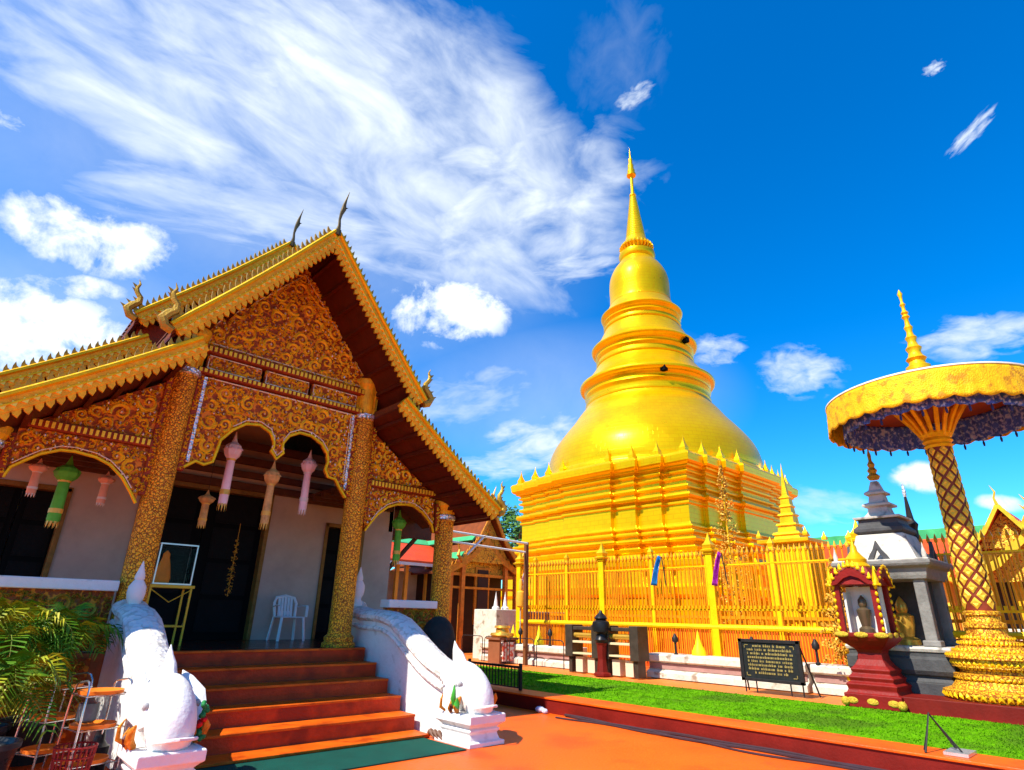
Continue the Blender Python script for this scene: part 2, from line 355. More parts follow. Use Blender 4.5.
# stairs
st = [(9.2, .99), (9.05, .99), (9.05, .80), (8.67, .80), (8.67, .61), (8.30, .61), (8.30, .42), (7.93, .42), (7.93, .23), (7.55, .23), (7.55, .045), (7.18, .045), (7.18, 0), (9.2, 0)]
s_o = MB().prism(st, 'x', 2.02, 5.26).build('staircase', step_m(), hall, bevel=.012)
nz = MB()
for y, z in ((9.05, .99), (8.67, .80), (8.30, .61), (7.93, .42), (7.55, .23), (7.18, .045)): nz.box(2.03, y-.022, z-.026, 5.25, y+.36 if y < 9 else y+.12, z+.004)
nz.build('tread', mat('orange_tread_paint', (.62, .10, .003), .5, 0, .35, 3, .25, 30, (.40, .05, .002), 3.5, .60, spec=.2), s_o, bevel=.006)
MB().box(-1.0, 9.205, 0, 7.25, 28, .985).build('platform', mat('platform_render', (.34, .10, .03), .6, 0, .3, 3, .3, 20), hall, bevel=.01)
MB().box(-.9, 9.21, .985, 7.2, 12.2, .992).build('porch_floor', mat('dark_porch_tiles', (.06, .018, .012), .22, 0, .2, 3), hall)
# back wall with door openings
w = MB(); Yb = 12.2
for x0, x1, z0, z1 in ((-.5, .0, .99, 4.2), (1.25, 2.26, .99, 4.6), (4.6, 5.82, .99, 4.6), (6.75, 7.5, .99, 4.0), (0, 1.25, 3.35, 4.2), (2.26, 4.6, 3.72, 5.6), (5.82, 6.75, 3.3, 4.3)): w.box(x0, Yb, z0, x1, Yb+.25, z1)
w.build('front_wall', pink_wall(), hall)
w = MB().box(-.5, 12.46, .99, -.3, 27, 4.0).box(7.3, 12.46, .99, 7.5, 27, 4.0).box(-.5, 26.8, .99, 7.5, 27, 7)
w.build('side_wall', pink_wall(), hall)
for x0, x1, z1, nm in ((0, 1.25, 3.35, 'side_door'), (2.26, 4.6, 3.72, 'main_door'), (5.82, 6.75, 3.3, 'side_door')):
    d = MB().box(x0+.04, Yb+.17, .99, (x0+x1)/2-.01, Yb+.22, z1-.03).box((x0+x1)/2+.01, Yb+.17, .99, x1-.04, Yb+.22, z1-.03)
    p_ = MB()
    for cx in ((x0*3+x1)/4, (x0+x1*3)/4):
        for k in range(4): zz = 1.12+k*(z1-1.1)/4; p_.box(cx-(x1-x0)*.17, Yb+.155, zz, cx+(x1-x0)*.17, Yb+.172, zz+(z1-1.3)/4.3)
    do = d.build(nm, black_m(), hall); p_.build('panel', mat('dark_door_panel', (.006, .007, .008), .6, 0, .3, 5, .4, 30, spec=.08), do)
    MB().box(x0, Yb-.03, .99, x0+.07, Yb+.2, z1).box(x1-.07, Yb-.03, .99, x1, Yb+.2, z1).box(x0, Yb-.03, z1-.07, x1, Yb+.2, z1).build('door_frame', mat('dark_gilt_frame', (.22, .12, .03), .5, .3, .3, 9, .3, 40), hall, bevel=.01)
bm_ = MB()
for z, y, h in ((3.45, 12.08, .14), (3.68, 12.0, .12), (3.92, 11.9, .14), (4.2, 11.8, .15)): bm_.box(-.4, y, z+.28, 7.4, y+.12, z+h+.28)
bm_.build('wall_beam', dark_wood(), hall, bevel=.01)
c_ = MB().box(1.75, 9.55, 5.25, 5.15, 12.3, 5.33).box(.3, 9.5, 3.72, 1.75, 12.1, 3.76).box(5.15, 9.5, 3.72, 6.56, 12.1, 3.76)
for k in range(6): y = 9.8+k*.42; c_.box(.3, y, 3.62, 1.75, y+.1, 3.72).box(5.15, y, 3.62, 6.56, y+.1, 3.72).box(1.76, y, 5.12, 5.14, y+.1, 5.25)
c_.build('porch_ceiling', dark_wood(), hall)
# columns
def column(x, y, ztop, zcap):
    r = .182
    o = MB().lathe([(.985, r*1.45), (1.05, r*1.45), (1.07, r*1.25), (1.14, r*1.3), (1.18, r*1.05), (1.22, r), (zcap, r*.95)], (x, y, 0), 28).build('column', col_mat(), hall, smooth=True)
    MB().lathe([(zcap, r*1.0), (zcap+.02, r*1.14), (zcap+.09, r*1.14), (zcap+.11, r*.98)], (x, y, 0), 28).build('capital_ring', mirror(), o, smooth=True)
    b = MB(); pr = [(zcap+.11, r*.92), (zcap+.25, r*.95), (ztop-.2, r*1.02), (ztop-.1, r*1.25), (ztop, r*1.25)]
    b.lathe(pr, (x, y, 0), 24)
    for k in range(12):
        a = 2*pi*k/12; b.beam((x+r*.96*cos(a), y+r*.96*sin(a), zcap+.12), (x+r*1.06*cos(a), y+r*1.06*sin(a), ztop-.12), .03, .03)
    b.build('capital', gold_orange(), o)
for x, zt, zc in ((1.92, 5.55, 4.78), (4.96, 5.55, 4.78), (-.03, 3.55, 3.28), (6.92, 3.58, 3.2)): column(x, 9.4, zt, zc)

YP = 9.36
def panel(P, y=YP, th=.07, name='carved_panel', smax=.17, smin=.042, seed=1, n=2600, m=None, ribm=None):
    b = MB().prism(P, 'y', y, y+th).build(name, m or carve_bg(), hall)
    s = MB(); sd = MB(); scrolls(s, P, y-.001, smax, smin, n, sd, seed)
    s.build('scroll_carving', ribm or carve(), b); 
    if sd.v: sd.build('glass_mosaic', mirror(), b)['kind'] = 'stuff'
    return b
# main pediment
panel([(1.62, 5.34), (5.24, 5.34), (5.22, 5.42), (3.43, 7.5), (1.64, 5.42)], name='gable_pediment', smax=.135, smin=.032, n=14000, seed=4)
# two horizontal beams and the narrow frieze with three fields
for z0, z1, nm in ((5.22, 5.335, 'gable_beam'), (4.86, 4.955, 'lintel_beam')):
    b = MB().box(1.72, YP-.09, z0, 5.16, YP+.12, z1).build(nm, red_lac(), hall, bevel=.012)
    t_ = MB()
    for k in range(46): x = 1.76+k*.0735; t_.box(x, YP-.112, z0+.02, x+.042, YP-.088, z1-.02)
    t_.build('dentil', carve(), b)
for x0, x1 in ((2.16, 3.0), (3.06, 3.82), (3.88, 4.74)): panel([(x0, 4.97), (x1, 4.97), (x1, 5.21), (x0, 5.21)], name='frieze_panel', smax=.09, smin=.030, seed=int(x0*10), n=2500)
arch = [(2.16, 3.42), (2.30, 3.53), (2.42, 3.50), (2.53, 3.56), (2.56, 3.75), (2.58, 3.91), (2.72, 4.1), (2.9, 4.24), (3.12, 4.27), (3.3, 4.19), (3.38, 4.05), (3.39, 3.96), (3.36, 3.90), (3.46, 3.78), (3.56, 3.90), (3.53, 3.96), (3.53, 4.06), (3.61, 4.2), (3.78, 4.29), (3.99, 4.28), (4.19, 4.18), (4.31, 4.03), (4.34, 3.89), (4.31, 3.76), (4.38, 3.64), (4.52, 3.62), (4.6, 3.5), (4.74, 3.34)]
P = [(2.16, 4.85), (2.16, 3.42)]+arch[1:-1]+[(4.74, 3.34), (4.74, 4.85)]
cp = panel(P, name='arch_panel', smax=.12, smin=.032, n=9000, seed=9)
def trim(pts, parent, r=.022, y=YP-.02, m=None, name='arch_trim'):
    MB().tube([(x, y, z) for x, z in pts], r, 6).build(name, m or gold(), parent, smooth=True)
trim(arch, cp, .026)
b = MB()
for x in (2.185, 4.715): b.box(x-.03, YP-.03, 3.5, x+.03, YP-.002, 4.83)
b.build('mirror_strip', mirror(), cp)
# side posts next to the columns
for x in (2.125, 4.775, 1.73, 5.15, .2, 6.7):
    zt = 4.86 if x in (2.125, 4.775) else 4.7 if x in (1.73, 5.15) else 3.5
    zb = 3.36 if x in (2.125, 4.775) else 2.95
    b = MB().box(x-.045, YP-.04, zb, x+.045, YP+.09, zt).build('carved_post', red_lac(), hall, bevel=.008)
    s = MB(); scrolls(s, [(x-.04, zb), (x+.04, zb), (x+.04, zt), (x-.04, zt)], YP-.041, .035, .02, 500, None, int(x*10)); s.build('scroll_carving', carve(), b)
# side bays
larch = [(.24, 2.95), (.28, 3.08), (.4, 3.19), (.52, 3.29), (.71, 3.38), (.87, 3.39), (1.1, 3.36), (1.28, 3.29), (1.46, 3.14), (1.59, 2.97), (1.685, 2.83)]
def mir(L): return [(2*AX-x, z) for x, z in L][::-1]
pale = lambda: mat('pale_mosaic_border', (.72, .66, .52), .4, .1, .3, 40, .3, 60)
def border(P, parent, r=.011):
    MB().tube([(x, YP-.012, z) for x, z in P+[P[0]]], r, 5, cap=False).build('mosaic_border', pale(), parent)
border([(2.24, 4.83), (4.66, 4.83), (4.66, 3.62), (4.6, 3.60)][:3]+[(4.66, 4.82)], cp)
MB().tube([(x+(.05 if x < 3.4 and i > 14 else 0), YP-.03, z+.055) for i, (x, z) in enumerate(arch[6:-6])], .009, 5).build('mosaic_border', pale(), cp)
for x0, x1 in ((2.18, 2.98), (3.08, 3.80), (3.90, 4.72)): border([(x0, 4.985), (x1, 4.985), (x1, 5.195), (x0, 5.195)], cp)
border([(1.86, 5.40), (5.0, 5.40), (3.43, 7.2)], cp, .012)
def side(fn, seed):
    a = fn(larch); lo, hi = (.24, 1.685)
    Pp = [(a[0][0], 3.60)]+a+[(a[-1][0], 3.60)]
    c = panel(Pp, name='arch_panel', smax=.095, smin=.030, n=5000, seed=seed); trim(a, c, .022)
    MB().tube([(x, YP-.03, z+.05) for x, z in a[1:-1]], .008, 5).build('mosaic_border', pale(), c)
    tri = fn([(.42, 3.73), (1.685, 3.73), (1.685, 4.60)]) if fn is not mir else mir([(.42, 3.73), (1.685, 3.73), (1.685, 4.60)])
    panel(tri, name='side_pediment', smax=.14, smin=.032, n=6000, seed=seed+1)
    x0, x1 = sorted((fn([(.24, 0)])[0][0], fn([(1.70, 0)])[0][0]))
    b = MB().box(x0, YP-.07, 3.605, x1, YP+.1, 3.725).build('frieze_beam', red_lac(), hall, bevel=.01)
    t_ = MB(); k = x0+.03
    while k < x1-.05: t_.box(k, YP-.092, 3.625, k+.035, YP-.068, 3.705); k += .068
    t_.build('dentil', carve(), b)
side(lambda L: L, 21); side(mir, 31)

# ---- roofs ----
def curve(h0, z0, h1, z1, sag, n=8):
    return [(h0+(h1-h0)*i/n, z0+(z1-z0)*i/n-sag*sin(pi*i/n)) for i in range(n+1)]
def slope(cv, y0, y1, th=.07, sgs=(-1, 1)):
    L = MB()
    for sg in sgs:
        P = [(AX+sg*h, z) for h, z in cv]+[(AX+sg*h, z-th*1.4) for h, z in cv[::-1]]
        L.prism(P, 'y', y0, y1)
    return L
def tiles(cv, y0, y1, parent, sgs=(-1, 1)):
    """courses of tiles stepping down each slope"""
    T = MB()
    for sg in sgs:
        for i in range(len(cv)-1):
            (h0, z0), (h1, z1) = cv[i], cv[i+1]
            for j in range(3):
                a = j/3; b2 = (j+1)/3+.06; ha, za = h0+(h1-h0)*a, z0+(z1-z0)*a+.012; hb, zb = h0+(h1-h0)*b2, z0+(z1-z0)*b2+.045
                y = y0
                while y < y1-.05:
                    ye = min(y+.2, y1); T.add([(AX+sg*ha, y+.008, za), (AX+sg*hb, y+.008, zb), (AX+sg*hb, ye-.008, zb), (AX+sg*ha, ye-.008, za), (AX+sg*hb, y+.008, zb-.03), (AX+sg*hb, ye-.008, zb-.03)], [(0, 1, 2, 3), (1, 4, 5, 2)]); y += .2
    T.build('roof_tile_courses', roof_m(), parent)
def along(cv, s):
    L = [0]
    for a, b in zip(cv, cv[1:]): L.append(L[-1]+math.hypot(b[0]-a[0], b[1]-a[1]))
    s = max(0, min(L[-1], s))
    for i in range(len(cv)-1):
        if s <= L[i+1]+1e-9:
            t = (s-L[i])/(L[i+1]-L[i]); d = ((cv[i+1][0]-cv[i][0])/(L[i+1]-L[i]), (cv[i+1][1]-cv[i][1])/(L[i+1]-L[i]))
            return (cv[i][0]+(cv[i+1][0]-cv[i][0])*t, cv[i][1]+(cv[i+1][1]-cv[i][1])*t), d, L[-1]
def barge(cv, sg, y, parent, w=.14):
    n = len(cv); top = []; mid = []; bot = []
    for i, (h, z) in enumerate(cv):
        h0, z0 = cv[max(i-1, 0)]; h1, z1 = cv[min(i+1, n-1)]; dx, dz = h1-h0, z1-z0; L = math.hypot(dx, dz); nx, nz = -dz/L, dx/L
        if nz < 0: nx, nz = -nx, -nz
        top.append((AX+sg*(h+nx*.05), z+nz*.05)); bot.append((AX+sg*(h-nx*w), z-nz*w)); mid.append((AX+sg*(h-nx*w*.42), z-nz*w*.42))
    b = MB().prism(top+bot[::-1], 'y', y, y+.09).build('bargeboard', gold_orange(), parent, bevel=.006)
    MB().tube([(x, y-.01, z) for x, z in top], .034, 6).build('bargeboard_edge', gold(), b, smooth=True)
    MB().tube([(x, y-.012, z) for x, z in mid], .016, 6).build('bargeboard_bead', gold(), b, smooth=True)
    tot = along(cv, 0)[2]; lf = MB(); dr = MB(); st_ = MB(); s = .08
    while s < tot-.04:
        (h, z), d, _ = along(cv, s); nx, nz = -d[1], d[0]
        if nz < 0: nx, nz = -nx, -nz
        def Q(u, v): return (AX+sg*(h+d[0]*u+nx*v), z+d[1]*u+nz*v)
        # curling flame leaf, standing on the board and bending uphill
        lf.prism([Q(.045, .05), Q(.05, .09), Q(.015, .14), Q(-.04, .185), Q(-.025, .125), Q(-.04, .085), Q(-.035, .05)], 'y', y+.02, y+.055)
        dr.prism([Q(-.045, -w+.01), Q(.045, -w+.01), Q(.05, -w-.035), Q(.025, -w-.085), Q(-.025, -w-.045)], 'y', y+.01, y+.05)
        st_.prism([Q(-.035, -.07), Q(.0, -.03), Q(.035, -.07), Q(0, -.11)], 'y', y-.02, y+.002)
        s += .105
    lf.build('leaf_crest', gold_old(), b); dr.build('scalloped_edge', gold_orange(), b); st_.build('mirror_stud', mat('gilt_stud', (.95, .68, .08), .3, .3), b)
    return b
def finial_naga(x, y, z, sg, h=.55, parent=None, name='naga_finial'):
    """upward curling serpent flame at a lower roof corner"""
    k = h/.55; rel = [(.0, -.10), (.10, -.06), (.15, .04), (.09, .13), (.02, .20), (.02, .29), (.08, .36), (.10, .44), (.07, .52), (.10, .60)]
    rr = [.06, .065, .07, .065, .055, .045, .04, .03, .018, .004]
    b = MB().tube([(x+sg*a*k, y, z+c*k) for a, c in rel], [(r*k*.6, r*k) if 0 else r*k for r in rr], 8)
    for i in (2, 3, 4, 5, 6, 7):
        a, c = rel[i]; q = rr[i]; L = .10*k
        b.add([(x+sg*(a+q*.4)*k, y-.015, z+(c-.03)*k), (x+sg*(a+q*.4)*k, y+.015, z+(c-.03)*k), (x+sg*(a+q*.4)*k, y, z+(c+.05)*k), (x+sg*(a+q+.055)*k, y, z+(c+.075)*k)], [(0, 1, 3), (1, 2, 3), (2, 0, 3)])
    b.add([(x-sg*.02*k, y-.02, z), (x-sg*.02*k, y+.02, z), (x+sg*.02*k, y, z+.16*k), (x-sg*.09*k, y, z+.18*k)], [(0, 1, 3), (1, 2, 3), (2, 0, 3)])
    return b.build(name, gold_old(), parent, smooth=True)
def chofa(y, z, h, parent):
    x = AX; pts = [(0, 0), (.015, .12), (.0, .28), (.02, .42), (.07, .55), (.075, .66), (.11, .80), (.17, 1.0)]
    rr = [.045, .028, .022, .030, .045, .030, .016, .003]
    b = MB().tube([(x+a*h*.55, y-a*h*.5, z+c*h) for a, c in pts], [r*1.0 for r in rr], 8)
    b.add([(x+.03, y-.03, z+.5*h), (x+.05, y-.01, z+.56*h), (x+.03, y, z+.62*h), (x+.10, y-.06, z+.60*h)], [(0, 1, 3), (1, 2, 3), (2, 0, 3)])
    b.lathe([(-.1, .055), (0, .06), (.03, .03)], (x, y, z), 8)
    return b.build('gable_apex_finial', mat('dark_bronze_gilt', (.10, .075, .03), .4, .5, .3, 9), parent, smooth=True)
def tier(name, cvu, cvl, yf, yb, yl=None):
    r = slope(cvu, yf+.02, yb).build(name, roof_m(), hall); tiles(cvu, yf+.1, min(yb, yf+7), r)
    for sg in (-1, 1): barge(cvu, sg, yf-.03+(.005 if sg > 0 else 0), r)
    ls = {}
    for sg in (-1, 1):
        l = ls[sg] = slope(cvl, (yl or yf)+.02, yb, .07, (sg,)).build(name.replace('upper', 'lower'), roof_m(), hall); tiles(cvl, (yl or yf)+.1, min(yb, yf+7), l, (sg,)); barge(cvl, sg, (yl or yf)-.03, l)
    if name == 'upper_roof' and yf > 10: MB().box(AX+4.0, 12.3, 3.28, AX+5.0, 27, 3.36).box(AX+3.95, 12.2, 3.28, AX+4.05, 27, 4.3).box(7.5, 12.22, 3.20, 8.62, 12.32, 3.80).beam((7.52, 12.4, 2.4), (8.3, 12.4, 3.25), .08, .08).build('dark_eave_filler', dark_wood(), l)  # dark boards added to block the bright sky gap under the eave
    # soffit boards under the overhang
    s = MB()
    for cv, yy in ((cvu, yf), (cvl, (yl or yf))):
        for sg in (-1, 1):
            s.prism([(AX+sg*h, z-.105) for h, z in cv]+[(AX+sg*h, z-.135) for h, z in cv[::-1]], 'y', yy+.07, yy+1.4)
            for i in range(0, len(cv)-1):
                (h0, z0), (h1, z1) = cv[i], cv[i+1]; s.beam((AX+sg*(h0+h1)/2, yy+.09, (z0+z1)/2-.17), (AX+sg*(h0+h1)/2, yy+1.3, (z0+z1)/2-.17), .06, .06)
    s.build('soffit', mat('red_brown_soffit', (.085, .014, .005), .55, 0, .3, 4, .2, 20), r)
    MB().box(AX-.06, yf, cvu[0][1]-.02, AX+.06, yb, cvu[0][1]+.08).build('roof_ridge', roof_m(), r, bevel=.02)
    h, z = cvu[-1]
    for sg in (-1, 1): finial_naga(AX+sg*(h-.0), yf, z+.05, sg, .55, r)
    h, z = cvl[-1]
    for sg in (-1, 1): finial_naga(AX+sg*(h-.0), (yl or yf), z+.05, sg, .5, ls[sg])
    return r
CU = curve(0, 7.52, 2.02, 5.00, .05); CLo = curve(1.62, 4.93, 3.86, 3.30, .04)
r1 = tier('upper_roof', CU, CLo, 8.25, 10.7)
chofa(8.22, 7.58, .82, r1)
CU2 = curve(0, 8.36, 2.2, 5.92, .06); CL2 = curve(1.95, 5.60, 4.7, 3.66, .05)
r2 = tier('upper_roof', CU2, CL2, 10.40, 27.2)
chofa(10.37, 8.42, .82, r2)
MB().prism([(AX-2.0, 5.55), (AX+2.0, 5.55), (AX, 8.2)], 'y', 11.2, 11.26).build('rear_gable_wall', red_lac(), hall)
MB().box(AX-2.1, 10.75, 4.7, AX+2.1, 10.8, 6.0).build('rear_gable_wall', red_lac(), hall)
# side railings of the porch
for x0, x1, z1 in ((.15, 1.7, 1.70), (5.76, 6.74, 1.60)):
    P = [(x0, 1.02), (x1, 1.02), (x1, z1), (x0, z1)]
    b = MB().box(x0, 9.33, 1.0, x1, 9.45, z1).build('railing_panel', carve_bg(), hall); s = MB(); scrolls(s, P, 9.329, .12, .036, 1500, None, int(x1)); s.build('scroll_carving', gold_old(), b)
    MB().box(x0-.02, 9.24, z1, x1+.02, 9.54, z1+.13).build('railing_coping', white(), b, bevel=.015)
for x0, x1 in ((-.9, 1.6), (5.76, 7.2)):
    P = [(x0, .1), (x1, .1), (x1, .9), (x0, .9)]
    b = MB().box(x0, 9.15, .05, x1, 9.21, .93).build('plinth_panel', carve_bg(), hall); s = MB(); scrolls(s, P, 9.149, .15, .05, 1500, None, 5); s.build('scroll_carving', gold_old(), b)

# ================= naga stair walls =================
def naga(x0, x1, label, fx, fyy=8.97, yb=9.2):
    xc = (x0+x1)/2; t = thing('naga_balustrade', label, 'stair wall', (xc, 7.0, 0), 'white naga walls flanking the steps')
    top = ([(yb, 1.62), (yb-.12, 1.52), (9.4, 1.45)] if yb > 9.3 else [(9.2, 1.50)])+[(8.95, 1.44), (8.7, 1.42), (8.45, 1.36), (8.2, 1.24), (7.95, 1.10), (7.7, .97), (7.45, .86), (7.2, .78), (7.05, .74)]
    P = top+[(6.85, .30), (6.9, 0), (yb, 0)]
    MB().prism([(y, z) for y, z in P], 'x', x0+.06, x1-.06).build('wall', white(), t, bevel=.02)
    # scaly body on top: a half-round coping with parallel mouldings
    b = MB(); 
    b.tube([(xc, y, z+.01) for y, z in top], [(.11, (x1-x0)*.5)]*len(top), 14)
    b.tube([(x0+.05, y, z-.16) for y, z in top], .035, 8); b.tube([(x1-.05, y, z-.16) for y, z in top], .035, 8)
    b.build('body', white_sc(), t, smooth=True)
    # tail post with bud
    MB().lathe([(1.35, .10), (1.46, .085), (1.52, .06), (1.55, .06), (1.60, .09), (1.68, .105), (1.76, .10), (1.82, .065), (1.84, .05), (1.86, .06), (1.90, .055), (1.98, .03), (2.07, .005)], (fx, fyy, .20 if fyy > 9.5 else 0), 20).build('tail_finial', white(), t, smooth=True)
    # head: loft from the body over the brow and down to the pedestal
    path = [(7.35, .70, .17, .15), (7.15, .74, .20, .20), (6.95, .76, .22, .235), (6.76, .73, .245, .26), (6.60, .64, .26, .265), (6.49, .52, .26, .25), (6.45, .41, .235, .22), (6.45, .31, .19, .19)]
    h = MB(); n = 20; m = len(path); vs = []
    for i, (y, z, rx, rz) in enumerate(path):
        y0, z0 = path[max(i-1, 0)][:2]; y1, z1 = path[min(i+1, m-1)][:2]; L = math.hypot(y1-y0, z1-z0); dy, dz = (y1-y0)/L, (z1-z0)/L
        for k in range(n):
            a = 2*pi*k/n; u = cos(a)*rx; v = sin(a)*rz; vs.append((xc+u, y-dz*v, z+dy*v) if 0 else (xc+u, y+dz*v, z-dy*v))
    vs = [(xc+(x_-xc)*.82, 6.7+(y_-6.7)*.90, .31+(z_-.31)*.93) for x_, y_, z_ in vs]
    h.add(vs, [(i*n+k, i*n+(k+1) % n, (i+1)*n+(k+1) % n, (i+1)*n+k) for i in range(m-1) for k in range(n)]+[tuple(range(n)), tuple((m-1)*n+k for k in range(n))])
    hd = h.build('head', white(), t, smooth=True, sub=1)
    hd2 = MB().sphere((xc+.04, 6.82, .57), (.245, .17, .27), 24, 16).build('hood', white(), hd, smooth=True)
    rg_ = MB()
    for s in (-1, 1):                               # raised curls on cheek, brow and neck
        for cy_, cz_, r_, a0, a1 in ((6.66, .58, .13, -.5, 3.6), (6.86, .62, .09, .3, 4.2), (7.06, .68, .07, .3, 4.4)):
            rg_.tube([(xc+s*(.225-.08*abs(i/12-.5)), cy_+r_*(1-.5*i/12)*cos(a0+(a1-a0)*i/12), cz_+r_*(1-.5*i/12)*sin(a0+(a1-a0)*i/12)) for i in range(13)], [.014]*12+[.006], 6)
    rg_.tube([(xc-.20, 6.40, .42), (xc-.10, 6.26, .44), (xc, 6.22, .45), (xc+.10, 6.26, .44), (xc+.20, 6.40, .42)], .016, 6)
    rg_.build('relief_curl', white(), hd, smooth=True)
    e = MB()
    for s in (-1, 1):
        # ear flap sweeping up to a point
        e.tube([(xc+s*.19, 6.62, .50), (xc+s*.235, 6.74, .60), (xc+s*.235, 6.88, .74), (xc+s*.20, 7.02, .86), (xc+s*.17, 7.10, .93)], [(.03, .06), (.035, .12), (.035, .12), (.025, .06), .004], 10)
    e.tube([(xc, 6.90, .86), (xc, 6.97, .98), (xc, 7.03, 1.07), (xc, 7.06, 1.17)], [(.13, .07), (.10, .06), (.05, .035), .004], 12)
    e.build('ear', white(), hd, smooth=True)
    for s in (-1, 1):
        ey = MB().sphere((xc+s*.218, 6.62, .68), (.028, .035, .035)).build('eye', mat('grey_stone_eye', (.35, .35, .34)), hd, smooth=True)
        j = MB()                                    # open jaw with gilt curls either side
        j.tube([(xc+s*.25, 6.62, .36), (xc+s*.30, 6.58, .42), (xc+s*.31, 6.53, .50), (xc+s*.29, 6.50, .55)], [.03, .04, .035, .01], 8)
        j.tube([(xc+s*.26, 6.72, .34), (xc+s*.31, 6.70, .40), (xc+s*.32, 6.66, .46), (xc+s*.30, 6.66, .52)], [.02, .028, .02, .005], 8)
        j.tube([(xc+s*.27, 6.84, .36), (xc+s*.33, 6.86, .40), (xc+s*.34, 6.84, .50), (xc+s*.30, 6.86, .56)], [.015, .022, .016, .004], 8)
        j.build('jaw_ornament', mat('orange_gold_jaw', (.62, .22, .02), .4, .2, .4, 20, .4, 40), hd, smooth=True)
        MB().tube([(xc+s*.27, 6.66, .50), (xc+s*.315, 6.65, .43), (xc+s*.31, 6.68, .37)], [.02, .035, .012], 8).build('mouth', mat('dark_mouth', (.10, .02, .015), .5), hd, smooth=True)
    # claws
    c = MB()
    for s in (-1, 1):
        for k in range(3): c.tube([(xc+s*(x1-x0)*.5, 7.2-k*.09, .06), (xc+s*((x1-x0)*.5+.05), 7.12-k*.09, .09), (xc+s*((x1-x0)*.5+.06), 7.03-k*.09, .03)], [.04, .035, .008], 8)
    c.build('claw', mat('brown_claw', (.16, .08, .05), .5), t, smooth=True)
    MB().sqstack([(0, 1.0), (.05, 1.0), (.06, .86), (.13, .78), (.16, .86), (.18, .86), (.19, .78), (.23, .92), (.25, 1.02), (.34, 1.02), (.35, .97)], (xc, 6.66, 0), (x1-x0)*.5+.06, .36).build('pedestal', white(), t, bevel=.008)
    return t
naga(1.68, 2.10, 'white naga stair wall beside the palms and wire racks, nearest the camera', 1.87)
n2 = naga(5.27, 5.72, 'white naga stair wall on the lawn side, green leaf in its jaw', 5.47, 9.85, 9.97)
# ================= golden chedi =================
CX, CY = 26.75, 17.8
ch = thing('golden_chedi', 'huge gilded bell-shaped chedi with ringed tiers and tall spire on a redented square base', 'stupa', (CX, CY, .22))
def redent(c, s, w):
    """quarter outline of a square with three outward steps on each face"""
    h = [(c, c), (c, c-w), (c+s, c-w), (c+s, c-2*w), (c+2*s, c-2*w), (c+2*s, c-3*w), (c+3*s, c-3*w)]
    q = h+[(x, -y) for x, y in h[1:][::-1]]          # +x face from +y corner down to the -y one
    out = []
    for k in range(4):
        a = -k*pi/2; out += [(round(x*cos(a)-y*sin(a), 4), round(x*sin(a)+y*cos(a), 4)) for x, y in q]
    P = []
    for p in out:
        if not P or (abs(P[-1][0]-p[0])+abs(P[-1][1]-p[1])) > 1e-3: P.append(p)
    # corner (c,-c) of one face is the start of the next
    P.append((c, -c)) if False else None
    return P
PB = redent(4.95, .21, 1.18)
def poly_stack(mb, P, prof):
    n = len(P); ar = sum(P[i][0]*P[(i+1) % n][1]-P[(i+1) % n][0]*P[i][1] for i in range(n)); sg = 1 if ar > 0 else -1
    N_ = []
    for i in range(n):
        dx, dy = P[(i+1) % n][0]-P[i][0], P[(i+1) % n][1]-P[i][1]; L = math.hypot(dx, dy); N_.append((sg*dy/L, -sg*dx/L))
    vs = []
    for z, o in prof:
        for i in range(n):
            a, b = N_[i-1], N_[i]; k = 1 if abs(a[0]*b[0]+a[1]*b[1]) < .9 else .5
            vs.append((CX+P[i][0]+(a[0]+b[0])*o*k, CY+P[i][1]+(a[1]+b[1])*o*k, z))
    m = len(prof); mb.add(vs, [(j*n+i, j*n+(i+1) % n, (j+1)*n+(i+1) % n, (j+1)*n+i) for j in range(m-1) for i in range(n)]+[tuple(range(n)), tuple((m-1)*n+i for i in range(n))])
pr = [(.2, 1.0), (1.0, 1.0), (1.05, .85), (2.3, .8), (2.4, .95), (2.7, .95), (2.8, .7), (3.3, .62), (3.5, .75), (3.72, .75), (3.8, .55), (4.0, .45), (4.05, .52), (4.20, .56), (4.23, .30), (4.40, .24), (4.44, .42), (4.52, .46), (4.60, .42), (4.63, .22), (4.74, .20), (4.77, .34), (4.86, .34), (4.89, .14), (5.0, .10), (5.03, .2), (5.1, .2), (5.13, .03), (5.25, 0),
      (5.98, 0), (6.0, .08), (6.1, .08), (6.12, .03), (6.2, .05), (6.24, .20), (6.34, .24), (6.44, .20), (6.46, -.02), (6.62, -.04), (6.65, .10), (6.72, .12), (6.79, .10), (6.82, -.03), (6.98, -.03), (7.01, .12), (7.10, .14), (7.13, .02), (7.26, .0), (7.29, .14), (7.36, .16), (7.40, .06), (7.48, .10), (7.52, .24), (7.60, .26), (7.64, .36), (7.72, .42), (8.0, .46), (8.10, .40), (8.14, .26), (8.18, .2)]
m_ = MB(); poly_stack(m_, PB, pr); m_.build('redented_base', gold_leaf(), ch, bevel=.015)
dome = [(8.0, 5.75), (8.35, 5.7), (8.45, 5.6), (8.8, 5.62), (9.4, 5.5), (9.9, 5.3), (10.4, 4.98), (10.9, 4.6), (11.4, 4.2), (11.9, 3.86), (12.3, 3.55), (12.5, 3.45)]
def smooth_prof(P, k=4):
    o = []
    for i in range(len(P)-1):
        p0, p1, p2, p3 = P[max(i-1, 0)], P[i], P[i+1], P[min(i+2, len(P)-1)]
        for j in range(k):
            t = j/k; o.append(tuple(.5*((2*p1[a])+(-p0[a]+p2[a])*t+(2*p0[a]-5*p1[a]+4*p2[a]-p3[a])*t*t+(-p0[a]+3*p1[a]-3*p2[a]+p3[a])*t**3) for a in (0, 1)))
    return o+[P[-1]]
